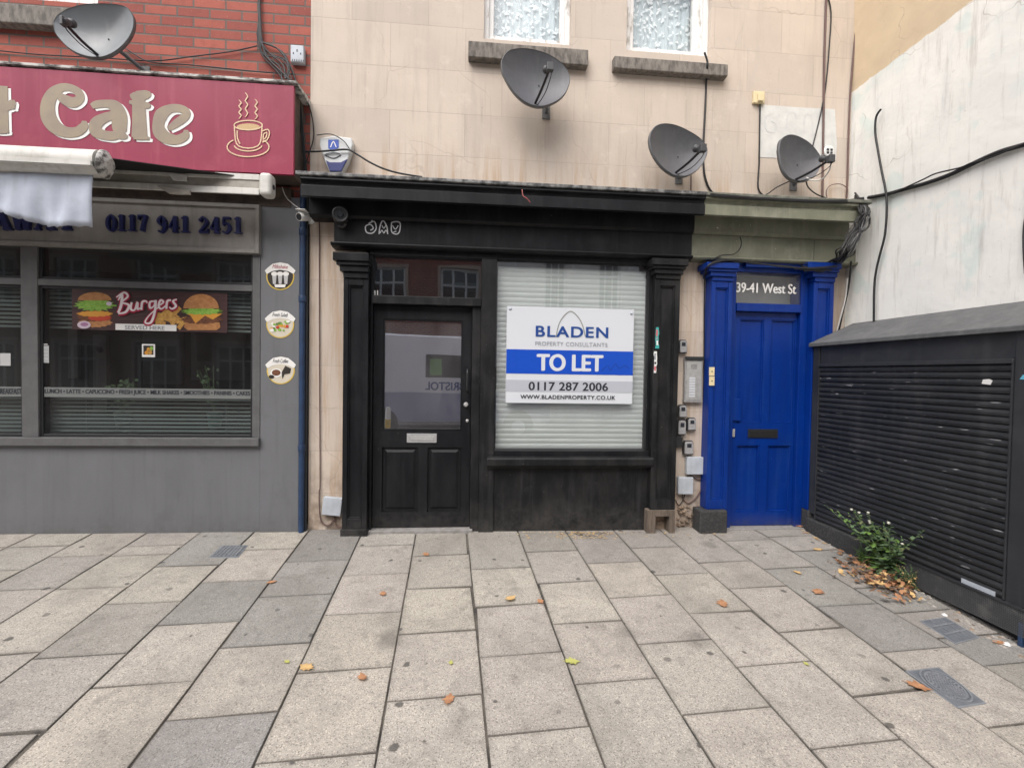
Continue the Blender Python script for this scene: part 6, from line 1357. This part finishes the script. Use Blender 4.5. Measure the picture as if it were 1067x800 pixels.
weed(926, 600, .50, 24, 'tall green weed with pale flower heads against the black shutter', 3, ('leaf_green', 'leaf_grey_green', 'leaf_grey_green', 'leaf_dull'), True)
weed(900, 588, .17, 12, 'small bright green broad leaved weed left of the tall weed', 8, ('leaf_green',), False)
weed(950, 613, .2, 18, 'low straggling weed right of the tall weed by the mesh skirt', 14, ('leaf_grey_green', 'dry_leaf_yellow', 'leaf_grey_green'), False)

# ================================================================== ACROSS THE STREET (seen in the panes)
def opposite(name, x0, x1, Y, h, brick, label, bays, storeys, wsurround='window_stone', first=None, step=0, half=.72):
    r = thing(name, ((x0+x1)/2, Y, ZR), label, 'building'); m = MB(); holes = []
    for s in range(storeys):
        for k in range(bays):
            cx_ = x0+(x1-x0)*(k+.5)/bays if first is None else first+k*step; z0 = ZR+1.0+s*3.1; holes.append((cx_-half, cx_+half, z0, z0+1.75+.5*(first is not None)))
    holed(m, x0, x1, ZR, ZR+h, Y-.3, Y, holes, brick); m.box(x0, x1, Y-.3, Y+.15, ZR+h+.001, ZR+h+.2, 'window_stone'); m.build('wall', r)
    m = MB(); m.box(x0, x1, Y-2.1, Y-2.0, ZR, ZR+h, 'room_dark'); m.build('interior', r)
    m = MB(); v = [(x0, Y, ZR+h+.21), (x1, Y, ZR+h+.21), (x1, Y-4, ZR+h+2), (x0, Y-4, ZR+h+2)]; m.add(v+[(x, y, z-.2) for x, y, z in v], [(0, 1, 2, 3), (7, 6, 5, 4), (0, 4, 5, 1), (1, 5, 6, 2), (2, 6, 7, 3), (3, 7, 4, 0)], 'roof_slate'); m.build('roof', r)
    for (a, b, c, d) in holes:
        m = MB(); t_ = .09
        for q_ in ((a-.1, a, c-.1, d+.15), (b, b+.1, c-.1, d+.15), (a, b, d, d+.15), (a, b, c-.1, c)): m.box(q_[0], q_[1], Y+.001, Y+.05, q_[2], q_[3], wsurround)
        for q_ in ((a, a+t_, c, d), (b-t_, b, c, d), (a+t_, b-t_, c, c+t_), (a+t_, b-t_, d-t_, d), (a+(b-a)*.31, a+(b-a)*.36, c+t_, d-t_), (b-(b-a)*.36, b-(b-a)*.31, c+t_, d-t_), (a+t_, b-t_, d-.62, d-.54)): m.box(q_[0], q_[1], Y-.16, Y-.1+.001*(q_[3]-q_[2]), q_[2], q_[3], 'sash_white')
        f_ = m.build('window', r); m = MB(); m.box(a+.03, b-.03, Y-.14, Y-.135, c+.03, d-.03, 'van_glass'); m.build('pane', f_)
opposite('brick_building', -13, .75, -13.5, 10.6, 'dark_red_brick', 'dark red brick terrace with pale triple windows across the street', 5, 3)
opposite('stone_building', .8, 16, -13.5, 10.2, 'pale_stucco', 'pale stucco terrace with narrow windows across the street', 6, 3, 'pale_stucco', 3.1, 2.17, .45)
opposite('brick_terrace', -30, -13.2, -13.8, 9.8, 'dark_red_brick', 'dark brick terrace across the street beyond the cafe', 6, 3)
mb = MB(); mb.box(-30, 30, -13.4, -10.9, ZR-.2, ZR+.13, 'kerb_stone'); mb.build('far_pavement', kind='structure')
# van
VY = -8.6; vx0, vx1 = -3.5, 2.2
vn = thing('van', ((vx0+vx1)/2, VY-1, ZR), 'white and lilac panel van parked at the kerb, seen reflected in the glazed door', 'van')
m = MB(); prof = [(vx0, ZR+.45), (vx1-.2, ZR+.45), (vx1, ZR+.6), (vx1-.05, ZR+1.05), (vx1-.75, ZR+1.3), (vx1-1.35, ZR+2.65), (vx1-1.7, ZR+2.85), (vx0+.15, ZR+2.95), (vx0, ZR+2.7)]
m.prism(prof, VY-1.9, VY, 'van_white'); m.build('body', vn, .06, 3)
m = MB(); m.box(vx0+.02, vx1-.05, VY+.0005, VY+.006, ZR+.5, ZR+1.3, 'van_lilac'); m.build('side_stripe', vn)
for cx_ in (vx0+1.0, vx1-.95):
    m = MB(); m.lathe([(.30, -.0), (.345, .03), (.345, .2), (.30, .22)], (cx_, VY-.2, ZR+.345), (0, 1, 0), 'tyre', 24); t_ = m.build('wheel', vn); m = MB(); m.lathe([(.2, 0), (.2, .02), (.05, .04)], (cx_, VY+.021, ZR+.345), (0, 1, 0), 'plastic_grey', 18); m.build('rim', t_)
    m = MB(); m.lathe([(.42, 0), (.42, .01)], (cx_, VY+.0065, ZR+.42), (0, 1, 0), 'tyre', 24); m.build('wheel_arch', vn)
def vwin(a, b, z0, z1, hv=False):
    m = MB(); m.box(a, b, VY+.0005, VY+.012, z0, z1, 'van_glass'); w_ = m.build('side_window', vn, .004)
    if hv: m = MB(); m.box(a+.12, a+.45, VY+.0125, VY+.016, z0+.06, z1-.12, 'hi_vis'); m.build('hi_vis_jacket', w_)
vwin(-1.35, -.35, ZR+1.72, ZR+2.35, True); vwin(-2.75, -2.5, ZR+1.75, ZR+2.1); vwin(vx1-1.75, vx1-1.0, ZR+1.42, ZR+2.05)
text_mesh('BRISTOL', -1.35, -.3, ZR+1.38, ZR+1.6, VY+.008, 'board_navy', vn, mirror=True, bold=.02)
bo = thing('bollard', (-1.62, -6.6, ZR), 'yellow and white street bollard on the kerb in the reflection', 'bollard')
m = MB(); bX, bY = -1.75, -5.3; zb5 = gz(bX, bY); m.lathe([(.13, 0), (.13, .04), (.06, .1), (.055, .95), (.03, 1.0)], (bX, bY, zb5), (0, 0, 1), 'cctv_white', 18); bo.location = (bX, bY, zb5)
m.v = [tuple(p) for p in m.v]; pb = m.build('post', bo)
m = MB(); m.lathe([(.0575, .45), (.0575, .75)], (bX, bY, zb5), (0, 0, 1), 'bollard_yellow', 18); m.build('band', bo)
